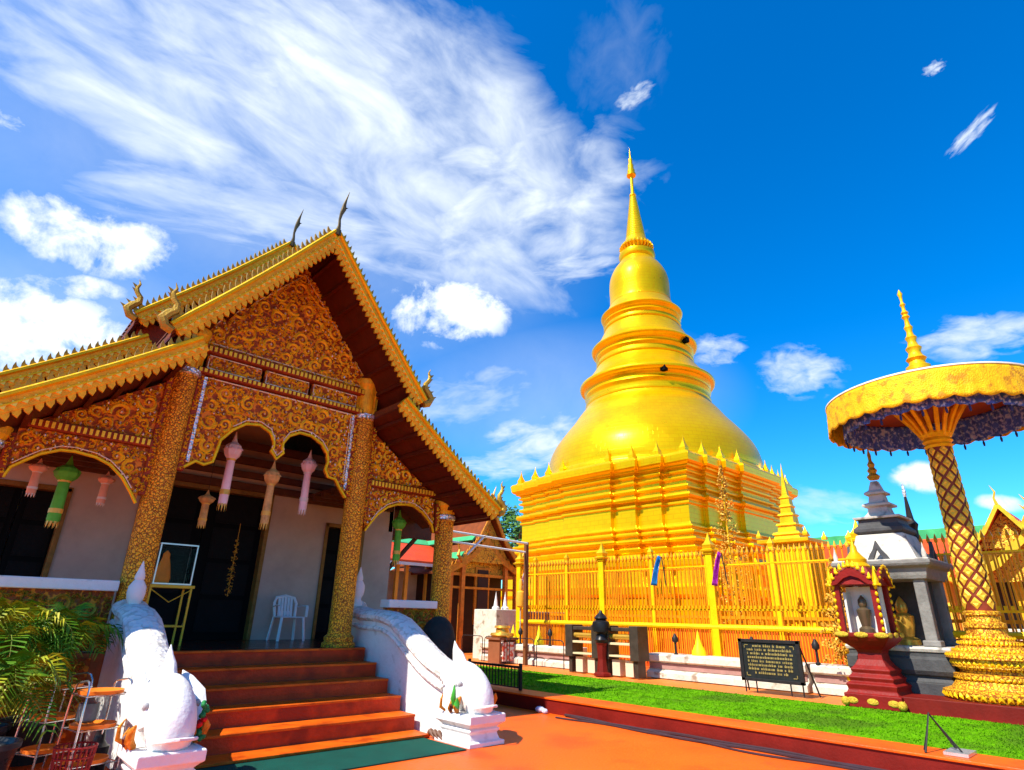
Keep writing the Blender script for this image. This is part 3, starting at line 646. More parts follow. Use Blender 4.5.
MB().lathe(smooth_prof(dome), (CX, CY, 0), 96).build('dome', gold_leaf(), ch, smooth=True)
def ring(z0, z1, r0, r1, zt, rt):
    """moulded neck from z0, overhanging lip at z1, sloping shoulder up to zt"""
    H = z1-z0
    P = [(z0-.02, r0*.98), (z0+.02*H, r0), (z0+.10*H, r0+.05), (z0+.16*H, r0+.05), (z0+.18*H, r0-.03), (z0+.34*H, r0-.05), (z0+.40*H, r0), (z0+.50*H, r0+.07), (z0+.60*H, r0+.03), (z0+.63*H, r0-.03), (z0+.72*H, r0), (z0+.76*H, r0+.06), (z0+.80*H, r0+.1), (z0+.82*H, r1-.10), (z0+.88*H, r1-.02), (z0+.96*H, r1), (z1, r1-.03), (z1+.03, r1-.10)]
    n = 6
    for i in range(1, n+1): t = i/n; P.append((z1+.05+(zt-z1-.05)*t, r1-.12+(rt-r1+.12)*(t**.75)))
    return P
for a in ((12.45, 13.80, 3.42, 3.76, 15.0, 2.72), (15.0, 16.12, 2.72, 3.02, 17.38, 2.18), (17.38, 18.32, 2.20, 2.39, 19.15, 1.80)):
    MB().lathe(ring(*a), (CX, CY, 0), 96).build('ring_tier', gold_leaf(), ch, smooth=True)
bell = [(19.1, 1.84), (19.3, 1.80), (19.8, 1.79), (20.3, 1.80), (20.8, 1.76), (21.2, 1.65), (21.6, 1.46), (21.95, 1.22), (22.15, 1.08), (22.3, 1.0)]
MB().lathe(smooth_prof(bell), (CX, CY, 0), 72).build('bell', gold_leaf(), ch, smooth=True)
MB().lathe([(22.28, .98), (22.4, 1.08), (22.6, 1.12), (22.75, 1.1), (22.85, .86), (23.0, .80), (23.2, .84), (23.3, .94), (23.42, .96), (23.5, .8), (23.7, .72), (24.0, .62)], (CX, CY, 0), 48).build('lotus_collar', gold_leaf(), ch, smooth=True)
lo = MB()
for k in range(26):
    a = 2*pi*k/26; x, y = CX+cos(a), CY+sin(a); lo.tube([(CX+.86*cos(a), CY+.86*sin(a), 23.0), (CX+.99*cos(a), CY+.99*sin(a), 23.22), (CX+.92*cos(a), CY+.92*sin(a), 23.45)], [.05, .10, .03], 6)
lo.build('lotus_petal_row', gold_leaf(), ch, smooth=True)
sp = []; z = 24.0
for i in range(22):
    r = .60*(1-i/22)+.18*(i/22); sp += [(z, r), (z+.05, r+.02), (z+.11, r-.01)]; z += 3.3/22
MB().lathe(sp+[(27.3, .17), (27.35, .22), (27.45, .2), (27.5, .12), (28.2, .10), (29.1, .11)], (CX, CY, 0), 32).build('spire', gold_leaf(), ch, smooth=True)
MB().lathe([(29.0, .30), (29.12, .31), (29.2, .24), (29.45, .25), (29.5, .19), (29.9, .19), (29.95, .13), (30.4, .13), (30.45, .07), (31.0, .04), (31.4, .004)], (CX, CY, 0), 24).build('parasol_finial', gold_leaf(), ch, smooth=True)
c0, s0, w0 = 4.95, .21, 1.18
spots = []
for k in range(4):
    a = -k*pi/2
    for x, y in ((c0+.05, c0+.05), (c0+s0, c0-w0), (c0+2*s0, c0-2*w0), (c0+3*s0, c0-3*w0), (c0+3*s0, -c0+3*w0), (c0+2*s0, -c0+2*w0), (c0+s0, -c0+w0)):
        spots.append((CX+x*cos(a)-y*sin(a), CY+x*sin(a)+y*cos(a)))
for x, y in spots: MB().sqstack([(8.12, .18), (8.20, .18), (8.22, .13), (8.34, .145), (8.42, .11), (8.52, .07), (8.68, .03), (8.80, .012), (8.9, .003)], (x, y, 0)).build('corner_merlon', gold_leaf(), ch)
for a_, z, r in ((-2.28, 13.55, 3.56), (-1.62, 15.85, 2.86)):
    MB().box(CX+r*cos(a_)-.14, CY+r*sin(a_)-.14, z-.16, CX+r*cos(a_)+.14, CY+r*sin(a_)+.14, z+.12).build('dark_opening', black_m(), ch)

# ================= fence round the chedi =================
FX = 13.6; YS = [18.9, 15.6, 12.28, 8.93+.0, 0]
PY = [14.25, 10.9, 7.57, 4.2, .85, -2.5]
fe = thing('ornamental_fence', 'tall yellow spear-topped fence with square pillars in front of the golden chedi', 'fence', (FX, 7.5, .22))
fy = lambda: mat('yellow_fence_paint', (.95, .53, .002), .42, .1, .18, 3, .2, 30)
for y in PY:
    p = MB().cbox(FX, y, .5, .17, .17, 2.62).cbox(FX, y, .5, .24, .24, .25).cbox(FX, y, 3.0, .22, .22, .06).build('pillar', fy(), fe, bevel=.01)
    MB().sqstack([(3.06, .15), (3.10, .16), (3.13, .10), (3.18, .11), (3.22, .12), (3.27, .08), (3.33, .05), (3.42, .025), (3.52, .004)], (FX, y, 0)).build('pillar_cap', gold(), p)
for ya, yb in zip(PY, PY[1:]):
    b = MB(); n = 28
    for i in range(1, n):
        y = ya+(yb-ya)*i/n
        b.box(FX-.011, y-.0125, .5, FX+.011, y+.0125, 2.95); b.sqstack([(2.95, .022), (3.0, .03), (3.12, .002)], (FX, y, 0))
        if i < n:
            y2 = y-(ya-yb)/n/2; b.box(FX-.010, y2-.010, .62, FX+.010, y2+.010, 1.38)
    b.build('bar_panel', mat('orange_gold_bars', (.80, .31, .008), .4, .3, .2, 5), fe)
    r = MB().tube([(FX-.04, ya, 1.36), (FX-.04, yb, 1.36)], .06, 8).box(FX-.03, yb, .56, FX+.03, ya, .62).box(FX-.02, yb, 2.72, FX+.02, ya, 2.75)
    r.build('rail', fy(), fe, smooth=False)
    bd = MB().box(FX-.025, yb, 1.72, FX+.025, ya, 1.76)
    for i in range(int((ya-yb)/.1)): bd.cbox(FX-.03, yb+.05+i*.1, 1.76, .05, .05, .07)
    bd.build('beaded_rail', gold(), fe)
# inner lantern-pillar fence and red dado close behind
inf = thing('inner_fence', 'second row of thin yellow posts and red dado just behind the spear-topped fence', 'fence', (15.6, 9, .22))
iw = MB().box(15.8, -2, .22, 15.9, 15.6, 1.25).build('red_dado', mat('orange_red_dado', (.72, .10, .012), .5, 0, .25, 2, .2, 12), inf)
b = MB()
for i in range(140):
    y = -2+i*.125
    if 5.85 < y < 6.9: continue
    b.box(15.58, y, 1.0, 15.61, y+.035, 2.9)
b.box(15.57, -2, 2.86, 15.62, 15.5, 2.92).box(15.56, -2, 1.55, 15.63, 15.5, 1.62); b.build('bars', mat('orange_gold_bars', (.80, .36, .02)), inf)
for y in (15.5, 14.0, 12.5, 10.6, 8.75, 6.9, 5.0):
    p = MB().cbox(15.55, y, .22, .13, .13, 3.0).build('post', fy(), inf, bevel=.01)
    MB().sqstack([(3.22, .10), (3.26, .10), (3.3, .06), (3.4, .07), (3.5, .02), (3.56, .003)], (15.55, y, 0)).build('post_cap', gold(), p)
# low white wall
def lowwall(y0, y1, label, hh=.75, x0=12.85):
    P = [(x0, .24), (x0-.05, .24), (x0-.05, .36), (x0+.03, .40), (x0+.08, .42), (x0+.08, .56), (x0-.02, .60), (x0-.02, hh-.03), (x0+.02, hh), (x0+.55, hh), (x0+.55, .24)]
    t = thing('low_wall', label, 'low wall', (x0+.2, (y0+y1)/2, .22), 'low white plinth walls in front of the fence')
    P2 = [(x, z) for x, z in P]
    MB().prism(P2, 'y', y0, y1).build('wall_body', white_st(), t, bevel=.006)
    MB().box(x0+.06, y0+.03, .43, x0+.079, y1-.03, .555).build('recessed_band', mat('mauve_band', (.36, .20, .17), .7, 0, .2, 3, .2, 15), t)
lowwall(11.35, 15.2, 'low white plinth wall left of the dark candle racks, by the black railing')
lowwall(5.35, 9.05, 'low white plinth wall running behind the dark notice board')
lowwall(4.25, 5.30, 'short low cream wall between the notice board and the red spirit shrine', .74, 12.95)
# small yellow cones behind the low wall
for y, l in ((14.1, 'small yellow cone stupa behind the white wall, leftmost of three'), (13.0, 'small yellow cone stupa behind the white wall, just left of the candle racks'), (7.85, 'small yellow cone stupa beside the tall fence pillar behind the wall')):
    tag(MB().lathe([(.6, .22), (.72, .22), (.74, .17), (.85, .15), (1.0, .07), (1.15, .035), (1.28, .004)], (13.2, y, 0), 16).build('small_stupa', mat('bright_yellow_paint', (.95, .68, .01), .45, 0, .1, 4), smooth=True), l, 'small stupa', 'small yellow cones behind the white wall')

# ================= corner spire shrine and gilt trees =================
cs = thing('corner_shrine', 'yellow ribbed corner shrine with a tiered pagoda spire right of the chedi', 'shrine', (17.3, 7.05, .22))
b = MB().cbox(17.3, 7.05, .22, 1.1, 1.1, 3.3)
for k in range(7):
    for s in (-1, 1): b.cbox(17.3+s*.56, 7.05-.48+k*.16, .3, .06, .08, 3.2); b.cbox(17.3-.48+k*.16, 7.05+s*.56, .3, .08, .06, 3.2)
b.build('ribbed_body', fy(), cs, bevel=.01)
MB().sqstack([(3.5, .62), (3.53, .70), (3.62, .70), (3.64, .36), (3.76, .33), (3.78, .38), (3.84, .35), (3.86, .26), (4.02, .24), (4.04, .29), (4.09, .26), (4.11, .19), (4.3, .18), (4.32, .22), (4.37, .20), (4.39, .15), (4.55, .14), (4.57, .175), (4.61, .15), (4.63, .13), (4.8, .12), (4.82, .15), (4.86, .12), (4.9, .08), (5.2, .05), (5.5, .03), (5.85, .004)], (17.3, 7.05, 0)).build('pagoda_spire', gold(), cs, bevel=.01)
for sx, sy in ((-1, -1), (-1, 1), (1, -1), (1, 1)): MB().sqstack([(3.68, .06), (3.74, .06), (3.8, .03), (3.9, .004)], (17.3+sx*.64, 7.05+sy*.64, 0)).build('corner_spike', gold(), cs)
def gilt_tree(x, y, z0, H, R, label):
    t = thing('gilded_tree', label, 'gilded ornament', (x, y, z0), 'gilded filigree trees by the fence')
    MB().lathe([(z0, .2), (z0+.1, .2), (z0+.15, .1), (z0+.3, .05), (z0+H*.8, .025), (z0+H, .008)], (x, y, 0), 10).build('stem', gold(), t, smooth=True)
    l = MB(); rg = random.Random(int(x*7+y))
    for k in range(1500):
        u = rg.random(); zz = z0+H*(.12+.85*u); tier_r = R*(1-u)**.8*(1 if (u*7 % 1) < .55 else .45)+.03; a = rg.uniform(0, 2*pi); r = tier_r*(.4+.6*rg.random())
        cx, cy = x+r*cos(a), y+r*sin(a); s = .028+.03*rg.random(); d = Vector((rg.uniform(-1, 1), rg.uniform(-1, 1), rg.uniform(-1, 1))).normalized(); e = d.orthogonal().normalized()
        c = Vector((cx, cy, zz)); l.add([c-d*s, c+e*s*.6, c+d*s, c-e*s*.6, c+d.cross(e)*s*.35], [(0, 1, 4), (1, 2, 4), (2, 3, 4), (3, 0, 4)])
    l.build('leaves', mat('gilt_leaves', (.58, .30, .03), .4, .25, .4, 9), t)
gilt_tree(17.4, 9.0, .4, 5.9, .85, 'tall tiered gilded filigree tree in front of the shaded side of the chedi')
gilt_tree(13.2, 4.65, .5, 2.3, .50, 'gilded filigree tree left of the red spirit shrine')

# ================= candle racks, urn, signs, flags =================
def rack(y, label):
    t = thing('candle_rack', label, 'candle rack', (12.3, y, .24), 'dark candle racks in front of the low wall')
    dk = mat('dark_brown_bronze', (.075, .055, .04), .4, .4, .3, 5)
    for s in (-1, 1): MB().box(12.08, y+s*.43-.12, .60, 12.5, y+s*.43+.12, 1.34).box(12.14, y+s*.43-.05, .24, 12.44, y+s*.43+.05, .60).build('side_box', dk, t, bevel=.01)
    MB().box(12.12, y-.35, 1.22, 12.5, y+.35, 1.30).build('hood', dk, t, bevel=.01)
    MB().box(12.1, y-.33, .92, 12.52, y+.33, .97).box(12.1, y-.33, .66, 12.52, y+.33, .70).build('shelf', mat('cream_shelf', (.62, .52, .30), .5), t, bevel=.005)
    MB().tube([(12.2, y-.33, 1.10), (12.2, y+.33, 1.10)], .06, 10).tube([(12.4, y-.33, 1.08), (12.4, y+.33, 1.08)], .05, 10).build('brass_tray', mat('brass', (.75, .42, .06), .3, .6), t, smooth=True)
    MB().box(12.2, y-.3, .26, 12.45, y-.08, .6).box(12.2, y+.08, .26, 12.45, y+.3, .6).build('cream_panel', mat('cream_panel', (.66, .56, .38), .6), t)
    r = MB()
    for k in range(9): r.tube([(12.2+.03*(k % 3), y-.26+k*.06, .97), (12.2+.03*(k % 3), y-.26+k*.06, 1.07+.02*(k % 2))], .009, 5)
    r.build('candles', mat('orange_wax', (.8, .25, .03), .5), t)
rack(10.42, 'dark bronze candle rack left of the black urn'); rack(9.28, 'dark bronze candle rack right of the black urn')
t = thing('incense_urn', 'black incense urn on a dark red pillar between the two candle racks', 'incense urn', (12.0, 9.72, .24))
MB().lathe([(.24, .20), (.30, .20), (.33, .13), (.6, .10), (.9, .12), (.95, .15)], (12.0, 9.72, 0), 8).build('pedestal', kerb_m(), t, bevel=.005)
MB().lathe([(.95, .13), (1.02, .17), (1.08, .13), (1.14, .12), (1.2, .2), (1.32, .22), (1.42, .2), (1.46, .12), (1.5, .16), (1.56, .12), (1.62, .05), (1.68, .03)], (12.0, 9.72, 0), 16).build('urn', mat('black_bronze', (.02, .02, .022), .35, .4), t, smooth=True)
# candle posts on the wall
for y, l in ((12.35, 'small dark candle post on the low wall, left of the racks'), (13.55, 'small dark candle post between two yellow cones'), (8.32, 'small dark candle post on the wall right of the racks'), (6.45, 'small dark candle post directly behind the notice board'), (5.15, 'small dark candle post near the gilded tree')):
    t = thing('candle_post', l, 'candle post', (12.98, y, .75), 'dark candle posts on the low wall')
    MB().lathe([(.74, .05), (.77, .05), (.79, .028), (1.0, .025)], (12.98, y, 0), 8).build('post', dark_metal(), t)
    MB().lathe([(1.0, .03), (1.03, .07), (1.10, .075), (1.14, .05), (1.2, .02)], (12.98, y, 0), 10).build('bowl', dark_metal(), t, smooth=True)
# notice board
t = thing('notice_board', 'dark notice board with rows of gilt lettering on thin legs', 'sign', (11.95, 5.62, .24))
f = MB().box(11.93, 5.03, 1.12, 11.99, 6.22, 1.18).box(11.93, 5.03, .44, 11.99, 6.22, .49).box(11.93, 5.03, .44, 11.99, 5.10, 1.18).box(11.93, 6.15, .44, 11.99, 6.22, 1.18)
for y in (5.08, 5.3, 5.95, 6.17): f.tube([(11.97, y, .45), (11.97, y+.0, .24)], .014, 6)
f.tube([(11.98, 5.06, 1.12), (12.3, 4.93, .24)], .016, 6).tube([(11.98, 6.2, 1.1), (12.3, 6.28, .24)], .016, 6).build('frame', dark_metal(), t, bevel=.004)
MB().box(11.955, 5.10, .49, 11.975, 6.15, 1.12).build('panel', mat('black_board', (.018, .02, .02), .35, 0, .3, 6), t)
tx = MB(); rg = random.Random(5)
for r_ in range(8):
    z = 1.055-r_*.067; y = 6.06-(.06 if r_ in (0, 7) else 0)*2
    while y > 5.2+(.12 if r_ in (0, 7) else 0):
        w = rg.uniform(.012, .05); tx.box(11.946, y-w, z-.014, 11.956, y, z+.018)
        if rg.random() < .5: tx.box(11.946, y-w*.6, z+.022, 11.956, y-w*.2, z+.034)
        y -= w+.012+(.03 if rg.random() < .15 else 0)
tx.build('gilt_lettering', mat('gilt_lettering', (.34, .25, .08), .4, .3), t)
co = MB()
for y, z, a, b in ((5.14, 1.08, 1, -1), (6.11, 1.08, -1, -1), (5.14, .53, 1, 1), (6.11, .53, -1, 1)): co.box(11.944, y, z, 11.955, y+a*.08, z+b*.012); co.box(11.944, y, z, 11.955, y+a*.012, z+b*.06)
co.build('corner_scroll', mat('gilt_lettering', (.34, .25, .08)), t)
# flags on the fence
def flag(y, z, c, label, h=.66, wd=.17):
    t = thing('flag', label, 'flag', (13.45, y, z), 'small flags tied to the fence')
    MB().tube([(13.46, y-.03, z-.65), (13.42, y+.02, z+.05)], .012, 6).build('stick', dark_metal(), t)
    v = []; n = 10; nn = 5
    for i in range(n+1):
        for j in range(nn+1):
            a = i/n; b_ = j/nn; v.append((13.42-.05*sin(b_*7+a*3)-.02, y+.02+(wd*(.35+.65*a))*b_*1.2+a*.18, z-a*h+b_*.03+.05*b_*(1-a)))
    q = [(i*(nn+1)+j, i*(nn+1)+j+1, (i+1)*(nn+1)+j+1, (i+1)*(nn+1)+j) for i in range(n) for j in range(nn)]
    o = MB().add(v, q).build('cloth', c, t, smooth=True); s = o.modifiers.new('solid', 'SOLIDIFY'); s.thickness = .006
flag(8.80, 2.95, mat('blue_flag', (.01, .16, .42), .7), 'small blue flag hanging on the fence between two tall pillars')
flag(7.14, 2.95, mat('purple_flag', (.32, .02, .30), .7, 0, .5, 12), 'small purple flag just right of the tall fence pillar', .70, .13)
flag(13.75, 2.75, mat('red_white_flag', (.45, .05, .06), .7, 0, .3, 9, 0, 25, (.75, .75, .8), 7, .5), 'small red and white flag at the left end of the fence', .5, .08)

# ================= black railing =================
t = thing('black_railing', 'low black iron railing along the kerb beside the steps', 'railing', (8.35, 9.6, .236))
b = MB().box(8.33, 8.7, .60, 8.37, 13.2, .64).box(8.34, 8.7, .27, 8.36, 13.2, .29)
for i in range(50): y = 8.76+i*.09; b.box(8.343, y, .27, 8.357, y+.016, .62)
b.build('bars', dark_metal(), t)
for y in (8.7, 10.2, 11.7, 13.2): MB().cbox(8.35, y, .236, .05, .05, .45).build('post', dark_metal(), t, bevel=.004)
t = thing('wire_barrier', 'thin wire barrier loops standing before the left low white wall', 'barrier', (12.5, 13.0, .24))
b = MB()
for y0 in (11.4, 12.5, 13.6, 14.7):
    b.tube([(12.5, y0, .24), (12.5, y0, .84), (12.5, y0+.03, .9), (12.5, y0+.1, .93), (12.5, y0+.9, .93), (12.5, y0+.97, .9), (12.5, y0+1, .84), (12.5, y0+1, .24)], .013, 6)
b.build('loop', dark_metal(), t)

# ================= giant ceremonial parasol =================
px_, py_ = 12.4, 2.25
t = thing('ceremonial_parasol', 'giant gold parasol with purple fringe on a lattice-patterned pole and lotus base', 'parasol', (px_, py_, .45))
pat = mat('gilt_lattice_base', (.34, .09, .01), .38, .2, .2, 5, .7, 40, (.94, .50, .025), 17, .10, kind='crackle')
lotus = [(.45, .74), (.55, .80), (.60, .80), (.66, .66), (.80, .56), (.82, .60), (.90, .60), (.92, .50), (1.0, .48), (1.02, .60), (1.16, .60), (1.18, .66), (1.27, .64), (1.30, .52), (1.38, .48), (1.40, .42), (1.48, .42), (1.50, .36), (1.58, .33), (1.60, .29), (1.72, .27), (1.74, .30), (1.82, .30), (1.84, .25), (1.95, .24), (1.97, .27), (2.03, .27), (2.05, .22)]
lotus = [(.45+(z-.45)*.80, r*.93) for z, r in lotus]
bs = MB().lathe(lotus, (px_, py_, 0), 40).build('lotus_base', pat, t)
pe = MB()
for z, r, n, s in ((.49, .735, 44, .075), (.53, .70, 44, .06), (.74, .545, 50, .045), (.88, .47, 50, .04), (.95, .555, 46, .06), (1.06, .60, 50, .045), (1.14, .50, 50, .035), (1.24, .41, 44, .04), (1.32, .34, 40, .035), (1.5, .26, 34, .035)):
    for k in range(n):
        a = 2*pi*k/n; c = Vector((px_+r*cos(a), py_+r*sin(a), z)); o_ = Vector((cos(a), sin(a), 0)); q = Vector((-sin(a), cos(a), 0))
        pe.add([c-q*s*.5-Vector((0, 0, s*.3)), c+q*s*.5-Vector((0, 0, s*.3)), c+q*s*.45+Vector((0, 0, s*.5)), c+Vector((0, 0, s*1.1)), c-q*s*.45+Vector((0, 0, s*.5)), c+o_*s*.45+Vector((0, 0, s*.2))], [(0, 1, 5), (1, 2, 5), (2, 3, 5), (3, 4, 5), (4, 0, 5)])
pe.build('lotus_petals', gold(), bs)['kind'] = 'stuff'
po = MB().lathe([(1.7, .20), (4.45, .17)], (px_, py_, 0), 32).build('pole', mat('dark_red_pole', (.22, .035, .012), .45, .1, .3, 6, .2, 30), t, smooth=True)
lt = MB(); NS = 6; z0, z1 = 1.78, 4.42; rows = 11
for i in range(rows*2):
    for k in range(NS):
        zc = z0+(z1-z0)*(i+.5)/(rows*2); a = 2*pi*(k+(.5 if i % 2 else 0))/NS; R = .205-.03*(zc-1.7)/2.75; dz = (z1-z0)/rows*.39; da = pi/NS*.70
        def G(aa, zz, o=0): return (px_+(R+o)*cos(aa), py_+(R+o)*sin(aa), zz)
        lt.add([G(a-da, zc, .006), G(a, zc-dz, .006), G(a+da, zc, .006), G(a, zc+dz, .006), G(a-da*.5, zc, .022), G(a, zc-dz*.5, .022), G(a+da*.5, zc, .022), G(a, zc+dz*.5, .022), G(a, zc, .012)],
               [(0, 1, 5, 4), (1, 2, 6, 5), (2, 3, 7, 6), (3, 0, 4, 7), (4, 5, 8), (5, 6, 8), (6, 7, 8), (7, 4, 8)])
lt.build('diamond_lattice', mat('gilt_lattice', (.90, .48, .04), .38, .25, .25, 8, .3, 60), po)
MB().lathe([(4.42, .19), (4.46, .22), (4.5, .19), (4.54, .23), (4.6, .2), (4.66, .25), (4.7, .24)], (px_, py_, 0), 32).build('collar', gold_orange(), t, smooth=True)
ru = MB()
for k in range(16):
    a = 2*pi*k/16; ru.tube([(px_+.2*cos(a), py_+.2*sin(a), 4.62), (px_+.34*cos(a), py_+.34*sin(a), 4.9), (px_+.62*cos(a), py_+.62*sin(a), 5.30)], [.03, .04, .035], 6)
ru.build('bracket_strut', gold_orange(), t, smooth=True)
MB().lathe([(5.27, 1.60), (5.30, 1.63), (5.36, 1.63), (5.42, 1.5), (5.6, .9), (5.8, .35), (5.95, .16)], (px_, py_, 0), 64).build('canopy', mat('canopy_cloth', (.30, .05, .02), .6, 0, .2, 5), t, smooth=True)
MB().tube([(px_+1.64*cos(2*pi*k/64), py_+1.64*sin(2*pi*k/64), 5.37) for k in range(65)], .022, 6).build('rim', mat('pale_rim', (.75, .72, .62), .4), t, smooth=True)
n = 192; v = []; rowsz = 9
zb = lambda a: 4.86-.05*abs(sin(a*16))
for i in range(n):
    a = 2*pi*i/n
    for j in range(rowsz):
        u = j/(rowsz-1); R = 1.645+.012*sin(a*48)*u+.03*u; z = 5.36+(zb(a)-5.36)*u; v.append((px_+R*cos(a), py_+R*sin(a), z))
o = MB().add(v, [(i*rowsz+j, ((i+1) % n)*rowsz+j, ((i+1) % n)*rowsz+j+1, i*rowsz+j+1) for i in range(n) for j in range(rowsz-1)]).build('gold_valance', mat('gold_brocade', (.88, .45, .004), .5, .1, .2, 7, .6, 45, (.56, .24, .008), 8, .58), t, smooth=True)
o.modifiers.new('s', 'SOLIDIFY').thickness = .012
v = []; rz = 8
for i in range(384):
    a = 2*pi*i/384; zb2 = 4.80-.045*abs(sin(a*14))
    for j in range(rz):
        u = j/(rz-1); R = 1.40+.022*sin(a*64)*(.3+u)+.01*u; v.append((px_+R*cos(a), py_+R*sin(a), 5.26+(zb2-5.26)*u))
o = MB().add(v, [(i*rz+j, ((i+1) % 384)*rz+j, ((i+1) % 384)*rz+j+1, i*rz+j+1) for i in range(384) for j in range(rz-1)]).build('purple_fringe', mat('purple_fringe_cloth', (.05, .12, .90), .6, 0, .45, 8, .4, 60, (.38, .48, 1.0), 16, .55), t, smooth=True)
o.modifiers.new('s', 'SOLIDIFY').thickness = .008
ts = MB()
for k in range(28):
    a = 2*pi*(k+.5)/28; R = 1.41; ts.tube([(px_+R*cos(a), py_+R*sin(a), 4.77), (px_+R*cos(a), py_+R*sin(a), 4.71), (px_+R*cos(a), py_+R*sin(a), 4.65)], [.006, .022, .014], 6)
ts.build('tassel', mat('dark_blue_tassel', (.03, .03, .12), .6), t, smooth=True)
fp = [(5.9, .20), (6.0, .20), (6.04, .14), (6.1, .13), (6.16, .17), (6.22, .12), (6.3, .10), (6.38, .135), (6.44, .09), (6.52, .07), (6.6, .10), (6.66, .06), (6.74, .05), (6.82, .075), (6.88, .045), (7.0, .035), (7.05, .07), (7.10, .04), (7.14, .065), (7.2, .03), (7.28, .03), (7.32, .05), (7.38, .02), (7.5, .03), (7.56, .045), (7.66, .004)]
MB().lathe(fp, (px_, py_, 0), 20).build('finial', gold(), t, smooth=True)

# ================= red spirit shrine =================
sx, sy = 11.85, 3.78
t = thing('spirit_shrine', 'small red and gold spirit shrine on a stepped red pedestal at the turf edge', 'shrine', (sx, sy, .24))
rl_ = mat('crimson_paint', (.20, .008, .005), .5, 0, .25, 5, .2, 30)
MB().sqstack([(.24, .42), (.44, .42), (.45, .38), (.50, .36), (.58, .38), (.62, .32), (.68, .34), (.74, .28), (.80, .30), (.86, .24), (.95, .19), (1.05, .18), (1.10, .20), (1.16, .28), (1.24, .36), (1.30, .40), (1.36, .40)], (sx, sy, 0)).build('pedestal', rl_, t, bevel=.012)
g_ = MB()
for a in (-.30, 0, .30):
    for s in (-1, 1): g_.sphere((sx+s*.425, sy+a, .34), (.012, .085, .05), 12, 6).sphere((sx+a, sy+s*.425, .34), (.085, .012, .05), 12, 6).sphere((sx+s*.405, sy+a, 1.33), (.02, .11, .045), 12, 6).sphere((sx+a, sy+s*.405, 1.33), (.11, .02, .045), 12, 6)
for a, b in ((-1, -1), (-1, 1), (1, -1), (1, 1)): g_.sphere((sx+a*.41, sy+b*.41, .32), (.07, .07, .07), 10, 6)
g_.build('gilt_boss', mat('dull_gilt_boss', (.60, .38, .03), .5, .2, .4, 40, .8, 60), t, smooth=True)
for a, b in ((-1, -1), (-1, 1), (1, -1), (1, 1)):
    c = MB().cbox(sx+a*.29, sy+b*.29, 1.36, .09, .09, .80).build('post', rl_, t, bevel=.01)
    q = MB()
    for k in range(7): q.sphere((sx+a*.335, sy+b*.335, 1.42+k*.11), (.028, .028, .04), 8, 6)
    q.build('gilt_bead', gold(), c, smooth=True)
MB().box(sx+.05, sy-.27, 1.36, sx+.2, sy+.27, 2.1).box(sx-.2, sy+.2, 1.36, sx+.1, sy+.24, 2.0).build('back_panel', mat('pale_shrine_wall', (.62, .60, .54), .6), t)
MB().lathe([(1.36, .12), (1.42, .12), (1.46, .07), (1.62, .10), (1.72, .11), (1.76, .05), (1.80, .07), (1.88, .065), (1.96, .01)], (sx-.06, sy, 0), 14).build('seated_figure', mat('dark_bronze', (.13, .09, .05), .4, .5), t, smooth=True)
rf = MB(); 
for s in (-1, 1):
    P = [(sy-.36, 2.10), (sy-.28, 2.22), (sy-.15, 2.34), (sy, 2.42), (sy+.15, 2.34), (sy+.28, 2.22), (sy+.36, 2.10), (sy+.24, 2.12), (sy+.12, 2.22), (sy, 2.26), (sy-.12, 2.22), (sy-.24, 2.12)]
    rf.prism(P, 'x', sx+s*.38-.03, sx+s*.38+.03)
    P = [(sx+y-sy, z) for y, z in P]; rf.prism(P, 'y', sy+s*.38-.03, sy+s*.38+.03)
rf.sqstack([(2.12, .37), (2.2, .36), (2.3, .26), (2.42, .2)], (sx, sy, 0)); rf.build('arched_roof', rl_, t, bevel=.008)
q = MB()
for s in (-1, 1):
    for k in range(11):
        u = -1+2*k/10; zz = 2.43-.32*u*u; q.sphere((sx+s*.42, sy+u*.36, zz), (.02, .036, .028), 8, 6).sphere((sx+u*.36, sy+s*.42, zz), (.036, .02, .028), 8, 6).sqstack([(0, .022), (.05, .018), (.09, .002)], (sx+s*.41, sy+u*.37, zz))
q.lathe([(2.38, .2), (2.44, .22), (2.5, .17), (2.56, .18), (2.62, .12), (2.70, .06), (2.78, .05), (2.84, .02), (2.95, .004)], (sx, sy, 0), 14)
for a, b in ((-1, -1), (-1, 1), (1, -1), (1, 1)): q.lathe([(2.1, .05), (2.2, .05), (2.28, .03), (2.42, .004)], (sx+a*.36, sy+b*.36, 0), 8)
q.build('gilt_trim', gold(), t, smooth=True)

# ================= white stone shrine =================
wx, wy = 13.05, 3.55; z0 = .45
t = thing('stone_shrine', 'grey and white stone shrine with tiered white spire behind the red spirit shrine', 'shrine', (wx, wy, z0))
gs = mat('grey_stone', (.20, .19, .17), .7, 0, .25, 4, .3, 20); dg = mat('dark_grey_stone', (.06, .06, .06), .6, 0, .3, 4, .3, 20); ww = mat('pale_stone', (.50, .47, .40), .6, 0, .22, 4, .2, 20, (.22, .20, .17), 5, .60)
MB().sqstack([(z0-.2, .80), (.62, .80), (.63, .74), (.72, .70), (.73, .76), (.80, .80), (.98, .80), (1.0, .76), (1.08, .76)], (wx, wy, 0)).build('base', dg, t, bevel=.01)
MB().sqstack([(1.08, .78), (1.13, .80), (1.16, .78)], (wx, wy, 0)).build('floor_slab', ww, t, bevel=.008)
for a, b in ((-1, -1), (-1, 1), (1, -1), (1, 1)): MB().cbox(wx+a*.52, wy+b*.52, 1.16, .18, .18, 1.10).cbox(wx+a*.52, wy+b*.52, 1.16, .26, .26, .1).build('pillar', gs, t, bevel=.02)
MB().box(wx+.25, wy-.5, 1.16, wx+.3, wy+.5, 2.3).build('back_wall', dg, t)
